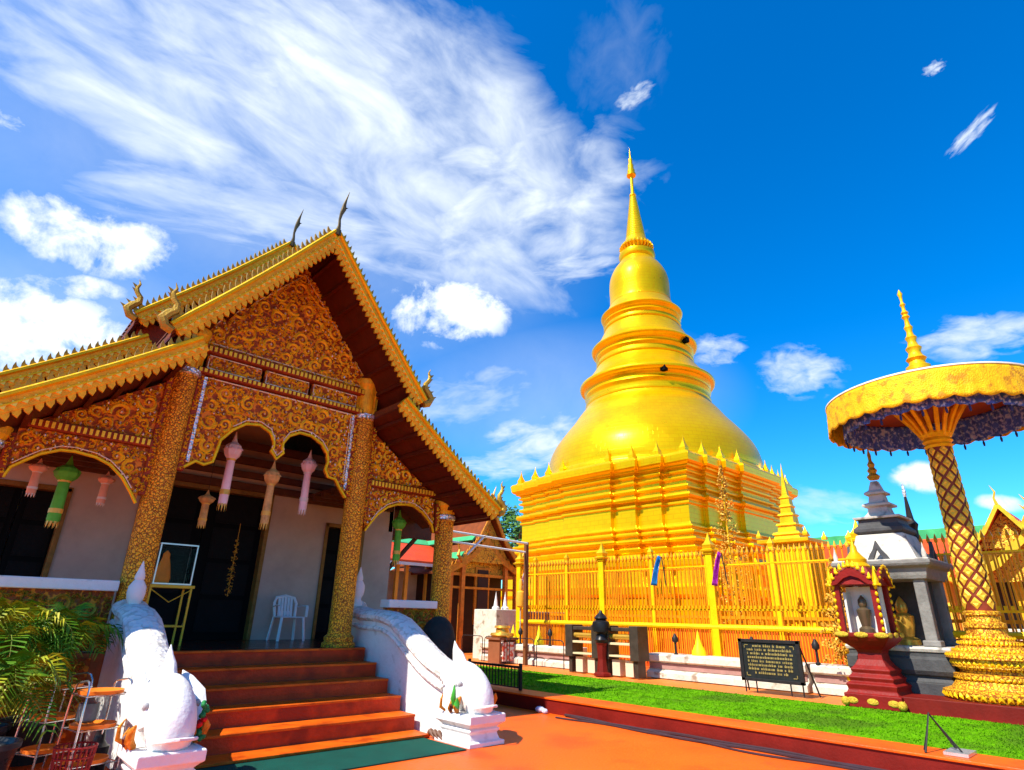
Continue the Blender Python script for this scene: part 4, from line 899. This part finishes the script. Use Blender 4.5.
MB().lathe([(1.16, .2), (1.25, .2), (1.3, .12), (1.5, .16), (1.65, .17), (1.7, .08), (1.75, .1), (1.85, .09), (1.98, .01)], (wx+.02, wy, 0), 16).build('altar_figure', mat('gilt_figure', (.7, .42, .06), .35, .5), t, smooth=True)
MB().sqstack([(2.24, .66), (2.30, .68), (2.42, .70), (2.46, .78), (2.50, .80), (2.55, .80)], (wx, wy, 0)).build('entablature', gs, t, bevel=.01)
MB().sqstack([(2.55, .78), (2.58, .78), (2.60, .56), (2.85, .46), (3.06, .40), (3.07, .38)], (wx, wy, 0)).build('hipped_roof', ww, t, bevel=.01)
MB().sqstack([(3.07, .36), (3.12, .42), (3.18, .42), (3.26, .34), (3.36, .33)], (wx, wy, 0)).build('dark_tier', dg, t, bevel=.008)
MB().sqstack([(3.36, .39), (3.40, .40), (3.42, .24), (3.50, .18), (3.60, .16), (3.62, .24), (3.66, .24), (3.70, .14), (3.84, .12), (3.85, .18), (3.89, .18), (3.94, .11), (4.12, .06)], (wx, wy, 0)).build('tiered_spire', ww, t, bevel=.006)
MB().lathe([(4.16, .09), (4.22, .12), (4.28, .06), (4.34, .09), (4.4, .05), (4.46, .07), (4.54, .03), (4.66, .035), (4.74, .015), (4.86, .004)], (wx, wy, 0), 12).build('gilt_finial', gold_old(), t, smooth=True)
for s, ax in ((-1, 'x'), (1, 'x'), (-1, 'y'), (1, 'y')):
    c = wx if ax == 'x' else wy; o_ = wy if ax == 'x' else wx
    P = [(o_-.20, 2.55), (o_-.14, 2.66), (o_-.07, 2.76), (o_, 2.92), (o_+.07, 2.76), (o_+.14, 2.66), (o_+.20, 2.55), (o_+.10, 2.55), (o_, 2.76), (o_-.10, 2.55)]
    MB().prism(P, ax, c+s*.66, c+s*.72).build('gablet', dg, t, bevel=.006)
for a, b in ((-1, -1), (-1, 1), (1, -1), (1, 1)): MB().lathe([(2.55, .05), (2.60, .035), (2.66, .04), (2.76, .015), (2.84, .003)], (wx+a*.72, wy+b*.72, 0), 10).build('corner_finial', ww, t, smooth=True)
t = thing('slender_spire_post', 'thin dark metal spire post standing just behind the stone shrine roof', 'spire post', (15.0, 3.55, .22))
MB().lathe([(.22, .12), (.4, .1), (2.6, .08), (3.4, .10), (3.5, .13), (3.6, .07), (4.2, .015)], (15.0, 3.55, 0), 8).build('post', dark_metal(), t); MB().lathe([(4.1, .03), (4.2, .04), (4.32, .025), (4.45, .003)], (15.0, 3.55, 0), 8).build('tip', mirror(), t)
# ================= buildings behind =================
def gable_roof(mb, x0, x1, y0, y1, z0, z1, along='y', th=.1):
    if along == 'y':
        c = (x0+x1)/2
        for s in (-1, 1): mb.prism([(c, z1), (c+s*(x1-x0)/2, z0), (c+s*(x1-x0)/2, z0-th), (c, z1-th)], 'y', y0, y1)
    else:
        c = (y0+y1)/2
        for s in (-1, 1): mb.prism([(c, z1), (c+s*(y1-y0)/2, z0), (c+s*(y1-y0)/2, z0-th), (c, z1-th)], 'x', x0, x1)
redtile = lambda: mat('orange_red_roof_tiles', (.62, .060, .012), .55, 0, .2, 3, .4, 30)
t = thing('cloister_hall', 'long hall with orange-red tiled roof and green ridge far behind the fence', 'hall', (31.5, 5, 0))
MB().box(30.3, -6, 0, 33, 15, 3.5).build('wall', mat('ochre_wall', (.72, .36, .06), .7, 0, .2, 1), t)
q = MB(); gable_roof(q, 29.2, 34.2, -6.6, 15.6, 3.35, 5.25); q.build('roof', redtile(), t)
MB().box(31.4, -6.7, 4.95, 32.0, 15.7, 5.45).build('green_ridge', mat('green_glazed_tiles', (.05, .38, .14), .4, 0, .25, 2, .2, 20), t, bevel=.02)
q = MB()
for i in range(21): q.cbox(30.1, -5.6+i, 0, .3, .3, 3.3)
q.build('pier', mat('yellow_pier', (.80, .50, .05), .5), t)
# golden tiered pavilion at the far right
def thai_gable(t, c, hw, z, H, f, d, face='x', m_roof=None, m_b=None, m_ped=None):
    """gable facing -x (face='x') or -y: roof slopes, pediment, bargeboards with flame crest, finials"""
    P = [(c-hw, z), (c-hw*.45, z+H*.42), (c, z+H), (c+hw*.45, z+H*.42), (c+hw, z)]
    up = P; lo = [(a, b-.07) for a, b in P[::-1]]
    ax = face
    MB().prism(up+lo, ax, f, f+d).build('roof', m_roof, t)
    MB().prism([(c-hw*.8, z), (c, z+H*.85), (c+hw*.8, z)], ax, f+.25, f+.33).build('pediment', m_ped, t)
    b = MB(); k = .10*max(hw, 1)
    b.prism([(a, q_+.05) for a, q_ in P]+[(a, q_-k) for a, q_ in P[::-1]], ax, f-.06, f)
    bb = b.build('bargeboard', m_b, t); lf = MB()
    for i in range(len(P)-1):
        n = 6
        for j in range(n):
            u = (j+.5)/n; a = P[i][0]+(P[i+1][0]-P[i][0])*u; q_ = P[i][1]+(P[i+1][1]-P[i][1])*u; s = .09*hw**.5
            lf.prism([(a-s*.4, q_), (a+s*.4, q_), (a+(s*.5 if a < c else -s*.5), q_+s*1.8)], ax, f-.05, f-.01)
    def at3(a, q_): return (f-.03, a, q_) if ax == 'x' else (a, f-.03, q_)
    lf.tube([at3(c, z+H), at3(c+.03*hw, z+H+.16*H), at3(c-.03*hw, z+H+.3*H), at3(c+.06*hw, z+H+.48*H)], [.05*hw, .03*hw, .03*hw, .003], 6)
    for s in (-1, 1): lf.tube([at3(c+s*hw, z-.02), at3(c+s*hw*1.12, z+.08*H), at3(c+s*hw*1.08, z+.18*H), at3(c+s*hw*1.18, z+.34*H)], [.05*hw, .045*hw, .03*hw, .003], 6)
    lf.build('flame_crest', m_b, bb)
gy = mat('bright_gilt', (.88, .54, .03), .35, .4, .2, 4)
t = thing('golden_pavilion', 'golden pavilion with stacked flame-edged gables at the right edge behind the parasol pole', 'pavilion', (20.5, 2.2, .22))
MB().box(19.9, .4, .22, 23.5, 4.0, 1.45).build('plinth', white_st(), t, bevel=.02)
q = MB()
for y in (.7, 1.4, 2.1, 2.75, 3.35): q.cbox(20.2, y, 1.45, .16, .16, 1.6)
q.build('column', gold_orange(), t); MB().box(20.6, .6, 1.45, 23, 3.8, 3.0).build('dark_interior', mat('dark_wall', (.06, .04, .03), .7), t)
carved = mat('carved_gold', (.82, .46, .04), .4, .4, .3, 6, .5, 40, (.26, .08, .02), 7, .9, kind='filigree')
thai_gable(t, 2.1, 1.75, 2.55, 1.25, 19.5, 4.5, 'x', redtile(), gy, carved)
thai_gable(t, 2.1, 1.35, 3.0, 1.15, 19.9, 3.8, 'x', redtile(), gy, carved)
thai_gable(t, 2.6, .85, 3.35, 1.05, 19.3, 3.0, 'x', redtile(), gy, carved)
# open pavilion and side hall seen past the temple porch
t = thing('open_pavilion', 'open pavilion with orange-gold flame gable seen between the porch and the chedi', 'pavilion', (15.6, 18.4, .22))
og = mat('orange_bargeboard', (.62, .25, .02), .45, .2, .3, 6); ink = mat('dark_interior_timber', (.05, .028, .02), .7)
q = MB()
for x in (13.35, 13.9, 16.0, 16.55): q.cbox(x, 17.6, .22, .16, .16, 3.2)
q.build('column', mat('orange_brown_column', (.62, .22, .03), .45, .1, .3, 6, .3, 30), t, bevel=.01)
MB().beam((13.62, 17.3, 3.52), (13.62, 21.6, 3.52), .34, .06, (1, 0, -.9)).beam((14.15, 17.3, 4.18), (14.15, 21.6, 4.18), .25, .06, (1, 0, -.9)).beam((14.8, 17.3, 5.22), (14.8, 21.6, 5.22), .2, .08, (1, 0, -.9)).build('green_tile_band', mat('green_glazed_tiles', (.05, .38, .14)), t)
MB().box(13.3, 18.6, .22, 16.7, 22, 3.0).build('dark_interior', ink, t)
thai_gable(t, 14.95, 1.45, 3.35, 1.95, 17.2, 4.5, 'y', mat('dull_orange_tiles', (.20, .045, .006), .7, 0, .3, 4, .4, 30), og, carved)
thai_gable(t, 14.95, 1.95, 2.95, 1.3, 17.5, 4.2, 'y', mat('dull_orange_tiles', (.20, .045, .006)), og, carved)
MB().box(14.6, 17.7, 1.2, 15.3, 17.8, 3.2).build('niche_frame', og, t, bevel=.02)
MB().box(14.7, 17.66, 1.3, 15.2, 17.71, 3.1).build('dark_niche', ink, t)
q = MB().box(13.1, 17.62, 2.85, 16.8, 17.7, 2.95).box(13.1, 17.6, 2.4, 16.8, 17.66, 2.48); q.build('lintel', og, t)
t = thing('side_hall', 'low side hall with orange roof edged in green, seen through the right porch arch', 'hall', (11.6, 21, .22))
q = MB().box(8.8, 19.6, .22, 13.6, 23, 3.0); q.build('wall', mat('dull_cream_wall', (.38, .30, .22), .7, 0, .2, 2), t)  # one muted cream colour over the whole wall
q = MB(); 
for x in (9.2, 9.6, 9.95, 10.3, 11.2, 12.0, 12.4, 13.3): q.cbox(x, 19.0, .9, .13, .13, 2.3)
q.build('column', mat('yellow_orange_column', (.74, .38, .05), .5, .1), t)
MB().prism([(18.4, 3.3), (20.4, 4.25), (20.4, 4.15), (18.4, 3.15)], 'x', 8.5, 14.2).build('roof', redtile(), t)
MB().prism([(20.0, 4.09), (20.5, 4.33), (20.5, 4.27), (20.0, 4.03)], 'x', 8.5, 14.2).build('green_tile_band', mat('green_glazed_tiles', (.05, .38, .14)), t)
MB().box(8.5, 18.3, 3.12, 14.2, 18.36, 3.22).build('white_fascia', white(), t)
t = thing('altar_block', 'grey and white altar block with small white ornaments beside the open pavilion', 'altar', (14.6, 14.6, .22))
MB().box(13.2, 14.9, .22, 14.3, 16.0, 1.70).build('white_block', white_st(), t, bevel=.02)
MB().box(14.3, 14.85, .22, 16.3, 16.0, 1.62).box(14.25, 14.8, 1.56, 16.35, 16.05, 1.66).build('grey_block', mat('grey_brown_render', (.24, .20, .16), .6, 0, .25, 2, .2, 15), t, bevel=.02)
for x, l in ((13.35, 1), (13.75, 2)):
    MB().lathe([(1.7, .12), (1.76, .12), (1.80, .07), (1.95, .05), (2.15, .015), (2.25, .002)], (x, 15.1, 0), 10).build('white_ornament', white(), t, smooth=True)
t = thing('offering_stand', 'small brass offering stand in front of the grey altar block', 'offering stand', (12.6, 13.9, .24))
MB().box(12.3, 13.7, .24, 12.36, 14.2, .9).box(12.9, 13.7, .24, 12.96, 14.2, .9).box(12.25, 13.65, .86, 13.0, 14.25, .92).build('stand_frame', mat('brown_wood', (.25, .09, .04), .5), t)
MB().lathe([(.92, .3), (.98, .36), (1.04, .34), (1.06, .2), (1.16, .18), (1.18, .24), (1.24, .22)], (12.62, 13.95, 0), 18).build('brass_bowl', mat('brass', (.75, .42, .06)), t, smooth=True)
MB().box(12.4, 13.66, .3, 12.85, 13.7, .8).build('striped_front', mat('red_white_front', (.75, .7, .6), .5, 0, .1, 3, 0, 25, (.6, .1, .05), 9, .5), t)
# lantern pole by the pavilion
t = thing('tung_lantern_pole', 'thin pole with an orange lantern between the pavilion and the fence', 'lantern pole', (13.3, 13.9, .22))
MB().tube([(13.3, 13.9, .22), (13.3, 13.9, 2.6)], .018, 6).build('pole', mat('pale_pole', (.5, .4, .3), .5), t)
MB().lathe([(1.75, .05), (1.8, .13), (2.0, .15), (2.2, .13), (2.25, .05), (2.5, .06), (2.6, .02)], (13.3, 13.9, 0), 10).build('lantern', mat('orange_lantern', (.8, .38, .03), .5), t, smooth=True)
# white tubes under the far eave
t = thing('white_awning_frame', 'white pipe frame crossing in front of the open pavilion gable', 'pipe frame', (11, 13.0, 3))
MB().tube([(9.4, 13.0, 3.62), (12.7, 13.0, 3.55)], .03, 6).tube([(9.4, 13.0, 3.35), (12.75, 13.1, 3.3)], .03, 6).tube([(10.4, 13.0, 3.05), (11.0, 13.0, 3.6)], .03, 6).build('pipe', white(), t, smooth=True)
MB().box(12.70, 13.05, .22, 12.80, 13.15, 3.6).box(9.35, 13.02, .22, 9.42, 13.1, 3.7).build('post', mat('brown_post', (.16, .06, .02), .6), t)

# ================= trees =================
def leaf_crown(mb, c, r, n, seed, s=.16):
    rg = random.Random(seed); cl = [(Vector((rg.gauss(0, .5), rg.gauss(0, .5), rg.gauss(0, .42))), rg.uniform(.25, .5)) for _ in range(22)]
    for k in range(n):
        q, qr = rg.choice(cl); d = Vector((rg.gauss(0, 1), rg.gauss(0, 1), rg.gauss(0, 1))).normalized()*qr*rg.random()**.4
        p = Vector(c)+Vector(((q.x+d.x)*r[0], (q.y+d.y)*r[1], (q.z+d.z)*r[2])); a = Vector((rg.gauss(0, 1), rg.gauss(0, 1), rg.gauss(0, .6))).normalized(); b = a.orthogonal().normalized()
        ss = s*rg.uniform(.6, 1.3); mb.add([p-a*ss, p+b*ss*.45, p+a*ss, p-b*ss*.45], [(0, 1, 2, 3)])
def tree(x, y, h, r, label, seed, s=.2):
    t = thing('tree', label, 'tree', (x, y, 0), 'trees beyond the compound')
    q = MB().tube([(x, y, 0), (x+.1, y, h*.4), (x, y+.1, h*.75)], [h*.03, h*.022, h*.01], 8)
    for k in range(6): a = k*1.05; q.tube([(x+.08, y, h*(.38+.05*k)), (x+r*.35*cos(a), y+r*.35*sin(a), h*(.6+.03*k)), (x+r*.6*cos(a), y+r*.6*sin(a), h*(.75+.02*k))], [h*.012, h*.008, h*.003], 6)
    q.build('trunk', mat('bark', (.13, .08, .05), .9, 0, .3, 5, .5, 20), t)
    l = MB(); leaf_crown(l, (x, y, h*.76), (r, r, h*.26), 3500, seed, s); l.build('crown', mat('tree_leaves', (.06, .15, .02), .6, 0, .5, .8), t)
tree(47, 50, 13.2, 4.0, 'green tree showing between the porch roof and the chedi', 3, .28)
tree(55, 57, 12.5, 4.0, 'second green tree partly hidden behind the chedi base', 5, .28)

# ================= potted palms =================
def palm(x, y, H, label, seed, nf=15, spread=.9):
    rg = random.Random(seed); t = thing('potted_palm', label, 'palm', (x, y, 0), 'potted palms left of the steps')
    MB().lathe([(0, .22), (.03, .23), (.34, .29), (.36, .31), (.40, .31), (.40, .28), (.35, .26)], (x, y, 0), 24).build('pot', mat('dark_glazed_pot', (.03, .035, .04), .3, 0, .3, 5), t, smooth=True)
    f = MB(); st_ = MB()
    for k in range(nf):
        a = rg.uniform(0, 2*pi) if k % 3 else rg.uniform(-2.4, -.4); L = H*rg.uniform(.75, 1.1); sp = spread*rg.uniform(.55, 1.1)
        pts = []
        for i in range(15):
            u = i/14; rr = sp*u**1.5; z = .35+L*(1-(1-u)**1.7)*.98-.75*sp*u**3.2*rg.uniform(.98, 1.02); pts.append(Vector((x+rr*cos(a), y+rr*sin(a), z)))
        st_.tube(pts, [.011*(1-i/16) for i in range(15)], 5)
        for i in range(3, 15):
            for h_ in (0, .5):
                if i == 14 and h_: continue
                p = pts[i] if not h_ else (pts[i]+pts[min(i+1, 14)])/2; d = (pts[min(i+1, 14)]-pts[i-1]).normalized(); sd = d.cross(Vector((0, 0, 1)))
                if sd.length < .05: sd = Vector((1, 0, 0))
                sd.normalize(); ll = .30*sin(pi*min(1, (i+h_-1.6)/13.2))**.7+.05
                for s in (-1, 1):
                    q = (d*.62+sd*s*.8+Vector((0, 0, .12))).normalized(); n_ = q.cross(sd*s).normalized(); w = .013
                    m1 = p+q*ll*.5+Vector((0, 0, .015)); e = p+q*ll+Vector((0, 0, -ll*.32*rg.uniform(.6, 1.4))); wv = d*w
                    f.add([p-wv*.4, p+wv*.4, m1+wv, m1-wv, e], [(0, 1, 2, 3), (3, 2, 4)])
    f.build('fronds', mat('palm_leaf', (.07, .17, .006), .45, 0, .5, 1.8, 0, 25, (.40, .36, .012), 2.4, .55), t)
    st_.build('stems', mat('palm_stem', (.22, .25, .04), .5), t)
palm(.62, 8.35, 1.35, 'arching palm in a dark pot at the left edge', 11, 20, .75)
palm(1.12, 8.62, 1.30, 'arching palm between the edge palm and the white naga wall', 12, 18, .7)
palm(.62, 7.35, .85, 'low sunlit palm with yellow-green fronds spilling over the wire rack', 14, 18, .62)
palm(.28, 8.75, 1.25, 'taller palm at the back in front of the porch railing', 15, 16, .8)

# ================= wire racks and bits beside them =================
def wire_rack(x, y, rz, label, parent=None):
    t = thing('wire_rack', label, 'wire rack', (0, 0, 0), 'chrome wire racks with orange trays')
    fr = MB()
    for s in (-1, 1):
        fr.tube([(s*.21, -.20, 0), (s*.20, -.185, .55), (s*.19, -.17, .80), (s*.185, -.14, .85), (s*.18, -.09, .865), (s*.17, .09, .84), (s*.17, .13, .81), (s*.175, .15, .75), (s*.19, .20, 0)], .0095, 8)
    for z in (.18, .46, .74): fr.tube([(-.2, -.18, z), (.2, -.18, z)], .006, 6).tube([(-.18, .17, z), (.18, .17, z)], .006, 6).tube([(-.2, -.18, z), (-.18, .17, z)], .006, 6).tube([(.2, -.18, z), (.18, .17, z)], .006, 6)
    fr.build('frame', chrome(), t, smooth=True)
    for z in (.18, .46, .74): MB().lathe([(z, .15), (z+.004, .185), (z+.035, .19), (z+.036, .183), (z+.012, .15)], (0, 0, 0), 28).build('tray', mat('orange_plastic', (.80, .20, .02), .35, 0, .1, 5), t, smooth=True)
    t.location = (x, y, 0); t.rotation_euler = (0, 0, rz); return t
wire_rack(1.20, 8.0, .5, 'chrome wire rack with three orange trays, beside the palm pot')
wire_rack(1.42, 7.25, .25, 'chrome wire rack with orange trays against the white naga head')
t = thing('plastic_basket', 'red-brown openwork plastic basket under the wire racks', 'basket', (1.28, 7.0, 0))
q = MB()
for k in range(22):
    a = 2*pi*k/22; q.tube([(1.28+.12*cos(a), 7.0+.12*sin(a), 0), (1.28+.16*cos(a), 7.0+.16*sin(a), .36)], .007, 5)
for z in (.01, .10, .19, .28, .36): q.tube([(1.28+(.12+.04*z/.36)*cos(a), 7.0+(.12+.04*z/.36)*sin(a), z) for a in [2*pi*k/24 for k in range(25)]], .009, 5)
q.build('basket_weave', mat('maroon_plastic', (.22, .02, .02), .4), t, smooth=True)
tag(MB().lathe([(.50, .06), (.52, .085), (.60, .09), (.66, .085), (.67, .05), (.70, .03), (.74, .035), (.75, .01)], (1.36, 7.30, 0), 20).build('glass_jar', mat('blue_grey_glass', (.10, .16, .18), .12, 0, .3, 8), smooth=True), 'round blue-grey glass jar sitting on the middle rack tray', 'jar')
tag(MB().lathe([(.0, .085), (.01, .10), (.26, .105), (.27, .08), (.31, .05), (.40, .04), (.42, .05), (.44, .045)], (1.55, 7.5, 0), 18).build('black_bottle', mat('black_plastic', (.02, .02, .025), .3), smooth=True), 'black bottle on the floor between the racks and the naga wall', 'bottle')
t = thing('garland', 'green and red flower garland draped at the right side of the left naga head', 'garland', (2.2, 6.5, .34))
q = MB(); q2 = MB(); rg = random.Random(2)
for k in range(26):
    z = .36+.30*k/25; c = (2.16+.02*sin(k), 6.55+.02*cos(k*2), z+.02); (q2 if 9 < k < 16 else q).sphere((c[0]+rg.uniform(-.02, .02), c[1]+rg.uniform(-.02, .02), c[2]), .024, 8, 6)
q.build('green_beads', mat('green_leafy', (.02, .20, .05), .6, 0, .4, 30), t, smooth=True); q2.build('red_flower', mat('red_flower', (.62, .015, .012), .6), t, smooth=True)
t = thing('leaf_offering', 'green leaf bundle tucked in the jaw of the right naga head', 'offering', (5.2, 6.6, .4))
MB().tube([(5.20, 6.62, .42), (5.16, 6.60, .52), (5.17, 6.60, .62), (5.18, 6.62, .68)], [.02, .035, .02, .003], 7).tube([(5.2, 6.55, .42), (5.14, 6.5, .47), (5.13, 6.48, .54)], [.02, .04, .004], 7).build('leaves', mat('bright_green_leaf', (.05, .32, .03), .5), t, smooth=True)

# ================= things on the porch =================
def lantern(x, y, zt, zb, m1, m2, label, k=1.):
    """paper lantern: cone cap, faceted ball and a long cylindrical tail with a fringe"""
    t = thing('paper_lantern', label, 'lantern', (x, y, zt), 'paper lanterns hanging in the porch'); H = zt-zb
    MB().tube([(x, y, zt), (x, y, zt+.8)], .004, 4).build('cord', dark_metal(), t)
    R = .115*k
    MB().lathe([(zt-H*.15, R*.38), (zt-H*.1, R*.22), (zt, .004)], (x, y, 0), 8).build('cap', m1, t)
    q = MB().lathe([(zt-H*.36, R*.5), (zt-H*.31, R*.85), (zt-H*.25, R*1.0), (zt-H*.19, R*.85), (zt-H*.14, R*.35)], (x, y, 0), 8)
    for i in range(8):
        a = 2*pi*i/8+.39; c = (x+R*.9*cos(a), y+R*.9*sin(a), zt-H*.24); q.sqstack([(0, .018*k), (.03*k, .002)], c)
    q.build('ball', m1, t)
    MB().lathe([(zt-H*.92, R*.46), (zt-H*.88, R*.50), (zt-H*.38, R*.44), (zt-H*.36, R*.40)], (x, y, 0), 10).build('tail', m1, t, smooth=True)
    MB().lathe([(zt-H*.80, R*.53), (zt-H*.74, R*.53)], (x, y, 0), 12).lathe([(zt-H*.38, R*.50), (zt-H*.355, R*.52)], (x, y, 0), 12).build('gold_band', m2, t)
    q = MB()
    for i in range(10): a = 2*pi*i/10; q.add([(x+R*.48*cos(a-.25), y+R*.48*sin(a-.25), zt-H*.91), (x+R*.48*cos(a+.25), y+R*.48*sin(a+.25), zt-H*.91), (x+R*.5*cos(a), y+R*.5*sin(a), zb)], [(0, 1, 2)])
    q.build('fringe', m2, t)
pk = mat('pink_paper', (.80, .60, .62), .7, 0, .1, 9); gp = mat('gold_paper', (.70, .42, .08), .4, .3, .2, 9); gr = mat('green_paper', (.10, .48, .05), .6, 0, .15, 9); pe_ = mat('peach_paper', (.72, .36, .24), .7, 0, .1, 9); wp = mat('white_paper', (.70, .64, .60), .7); og_ = mat('ochre_paper', (.60, .36, .12), .6, 0, .3, 12)
lantern(2.97, 9.95, 4.26, 2.95, pk, gp, 'pale pink paper lantern under the left lobe of the middle arch', 1.25)
lantern(2.88, 10.5, 3.35, 2.72, og_, gp, 'ochre gold paper lantern tail hanging behind the left pink lantern', 1.1)
lantern(3.69, 10.0, 3.92, 2.74, og_, gp, 'ochre paper lantern under the pendant of the middle arch', 1.2)
lantern(4.30, 10.0, 4.22, 3.05, pk, wp, 'pale pink paper lantern under the right lobe of the middle arch', 1.2)
lantern(.91, 10.0, 3.46, 2.47, gr, gp, 'bright green paper lantern in the left arch', 1.35)
lantern(.59, 10.0, 3.36, 2.84, pe_, wp, 'small peach paper lantern left of the green one', .95)
lantern(1.38, 10.0, 3.32, 2.82, pe_, wp, 'small peach paper lantern right of the green one, by the column', .95)
lantern(6.27, 10.0, 3.40, 2.35, gr, gp, 'bright green paper lantern in the right arch', 1.2)
def tinsel(x, y, z0, z1, label, m):
    q = MB(); rg = random.Random(int(x*10))
    for k in range(130):
        z = z0+(z1-z0)*rg.random(); a = rg.uniform(0, 6.28); r = .02+.06*rg.random()*(1-abs((z-z0)/(z1-z0)-.3)); c = Vector((x+r*cos(a), y+r*sin(a), z)); s = .018
        d = Vector((rg.gauss(0, 1), rg.gauss(0, 1), rg.gauss(0, 1))).normalized(); e = d.orthogonal().normalized(); q.add([c-d*s, c+e*s, c+d*s, c-e*s], [(0, 1, 2, 3)])
    q.tube([(x, y, z0), (x, y, z1+.3)], .004, 4); tag(q.build('hanging_ornament', m), label, 'ornament', 'glittering strings in the doorways')
tinsel(3.95, 11.9, 1.75, 2.75, 'glittering gold string hanging in the main doorway', mat('gilt_leaves', (.58, .30, .03)))
tinsel(5.78, 11.2, 1.6, 2.6, 'gold leaf string hanging before the right side door', mat('gilt_leaves', (.58, .30, .03)))
# display case on a yellow stand
t = thing('display_stand', 'yellow metal stand carrying the glass case beside the left column', 'stand', (2.62, 10.6, .99))
q = MB()
for a in (2.34, 2.90):
    for b in (10.4, 10.8): q.box(a-.014, b-.014, .992, a+.014, b+.014, 1.80)
q.box(2.30, 10.37, 1.80, 2.94, 10.83, 1.845).box(2.33, 10.39, 1.25, 2.91, 10.41, 1.275).box(2.33, 10.79, 1.25, 2.91, 10.81, 1.275)
q.tube([(2.34, 10.39, 1.78), (2.62, 10.39, 1.60), (2.9, 10.39, 1.78)], .010, 5); q.build('frame', mat('yellow_metal', (.66, .40, .03), .4, .2), t, bevel=.003)
t = thing('glass_case', 'small glass display case with an orange robe inside, on the yellow stand', 'display case', (2.62, 10.6, 1.85))
gl = bpy.data.materials.new('case_glass'); gl.use_nodes = True; gb = gl.node_tree.nodes['Principled BSDF']; gb.inputs['Transmission Weight'].default_value = 1; gb.inputs['Roughness'].default_value = .03; gb.inputs['Base Color'].default_value = (.85, .95, .93, 1); gb.inputs['IOR'].default_value = 1.1
q = MB()
for a in (2.36, 2.88):
    for b in (10.42, 10.78): q.box(a-.009, b-.009, 1.85, a+.009, b+.009, 2.44)
for z in (1.85, 2.43):
    q.box(2.35, 10.41, z, 2.89, 10.43, z+.02).box(2.35, 10.77, z, 2.89, 10.79, z+.02).box(2.35, 10.43, z, 2.37, 10.77, z+.02).box(2.87, 10.43, z, 2.89, 10.77, z+.02)
q.build('case_frame', mat('aluminium', (.6, .62, .6), .3, .7), t)
MB().box(2.37, 10.43, 1.87, 2.87, 10.77, 2.43).build('glass', gl, t)
MB().lathe([(1.87, .11), (1.95, .12), (2.15, .08), (2.25, .05), (2.30, .05), (2.35, .01)], (2.50, 10.6, 0), 14).build('orange_figure', mat('orange_robe', (.78, .24, .02), .6), t, smooth=True)
# white plastic chair
t = thing('plastic_chair', 'white plastic armchair against the porch wall right of the main door', 'chair', (5.10, 11.75, .99))
pw = plastic_w(); cx, cy, cz = 5.10, 11.75, .992
MB().box(cx-.23, cy-.22, cz+.40, cx+.23, cy+.20, cz+.425).build('seat', pw, t, bevel=.012)
bk = MB().tube([(cx-.20, cy+.19, cz+.42), (cx-.22, cy+.24, cz+.66), (cx-.18, cy+.265, cz+.76), (cx, cy+.275, cz+.80), (cx+.18, cy+.265, cz+.76), (cx+.22, cy+.24, cz+.66), (cx+.20, cy+.19, cz+.42)], .028, 8)
bk.box(cx-.13, cy+.215, cz+.44, cx+.13, cy+.24, cz+.52)
for k in range(5): bk.beam((cx-.12+k*.06, cy+.20, cz+.42), (cx-.12+k*.06, cy+.27, cz+.79), .046, .02)
bk.build('backrest', pw, t)
for s in (-1, 1): MB().tube([(cx+s*.24, cy+.22, cz+.60), (cx+s*.265, cy, cz+.62), (cx+s*.26, cy-.18, cz+.62), (cx+s*.25, cy-.22, cz+.58), (cx+s*.245, cy-.22, cz+.42)], [(.012, .026)]*5, 8).build('armrest', pw, t, smooth=True)
for a in (-1, 1):
    for b in (-1, 1): MB().beam((cx+a*.21, cy+b*.19, cz+.41), (cx+a*.25, cy+b*.24, cz), .05, .03).build('leg', pw, t, bevel=.006)
# covered black object of unknown content beside the right naga
q = MB(); n = 20; cv = []
for z, r in ((0, .30), (.3, .30), (.7, .31), (1.0, .31), (1.2, .28), (1.35, .22), (1.45, .12), (1.48, .02)): cv.append((z, r))
t = tag(MB().lathe(smooth_prof(cv, 3), (6.45, 8.75, 0), 24).build('covered_object', mat('black_cloth_cover', (.018, .024, .022), .75, 0, .4, 5, .8, 9), smooth=True), 'tall black round-topped covered object standing behind the right naga wall', 'cover')
# cables along the kerb
rg = random.Random(9)
def cable(x0, r, label, ph):
    pts = []; y = 7.3
    while y > -1: pts.append((x0+.05*sin(y*1.7+ph)+.035*sin(y*3.9+ph*2), y, r+.001+.010*max(0, sin(y*2+ph)))); y -= .12
    return tag(MB().tube(pts, r, 6).build('cable', mat('dark_cable', (.045, .025, .03), .5), smooth=True), label, 'cable', 'cables along the kerb')
cable(8.03, .020, 'dark cable lying closest against the kerb', 0); cable(7.95, .018, 'dark cable weaving along the floor second from the kerb', 2.1); cable(7.86, .013, 'pale brown cable farthest from the kerb on the orange floor', 4.0)
# bottom right folding stand
t = thing('folding_stand', 'small dark folding wire stand at the bottom right corner', 'stand', (8.35, 2.15, .236))
MB().tube([(8.15, 2.27, .24), (8.35, 2.22, .60), (8.5, 2.05, .24)], .012, 6).tube([(8.3, 2.32, .24), (8.36, 2.22, .59), (8.3, 1.95, .24)], .009, 6).build('wire_legs', dark_metal(), t, smooth=True)
MB().box(8.2, 1.9, .24, 8.55, 2.12, .27).build('foot_plate', mat('aluminium', (.6, .62, .6)), t)
t = tag(MB().sphere((8.0, 7.85, .05), (.07, .10, .05), 10, 6).sphere((7.98, 7.72, .04), (.05, .06, .04), 10, 6).build('crumpled_bag', mat('pale_blue_plastic', (.55, .58, .70), .4, 0, .4, 20, .8, 20), smooth=True), 'crumpled pale plastic bag on the floor at the foot of the kerb', 'bag')
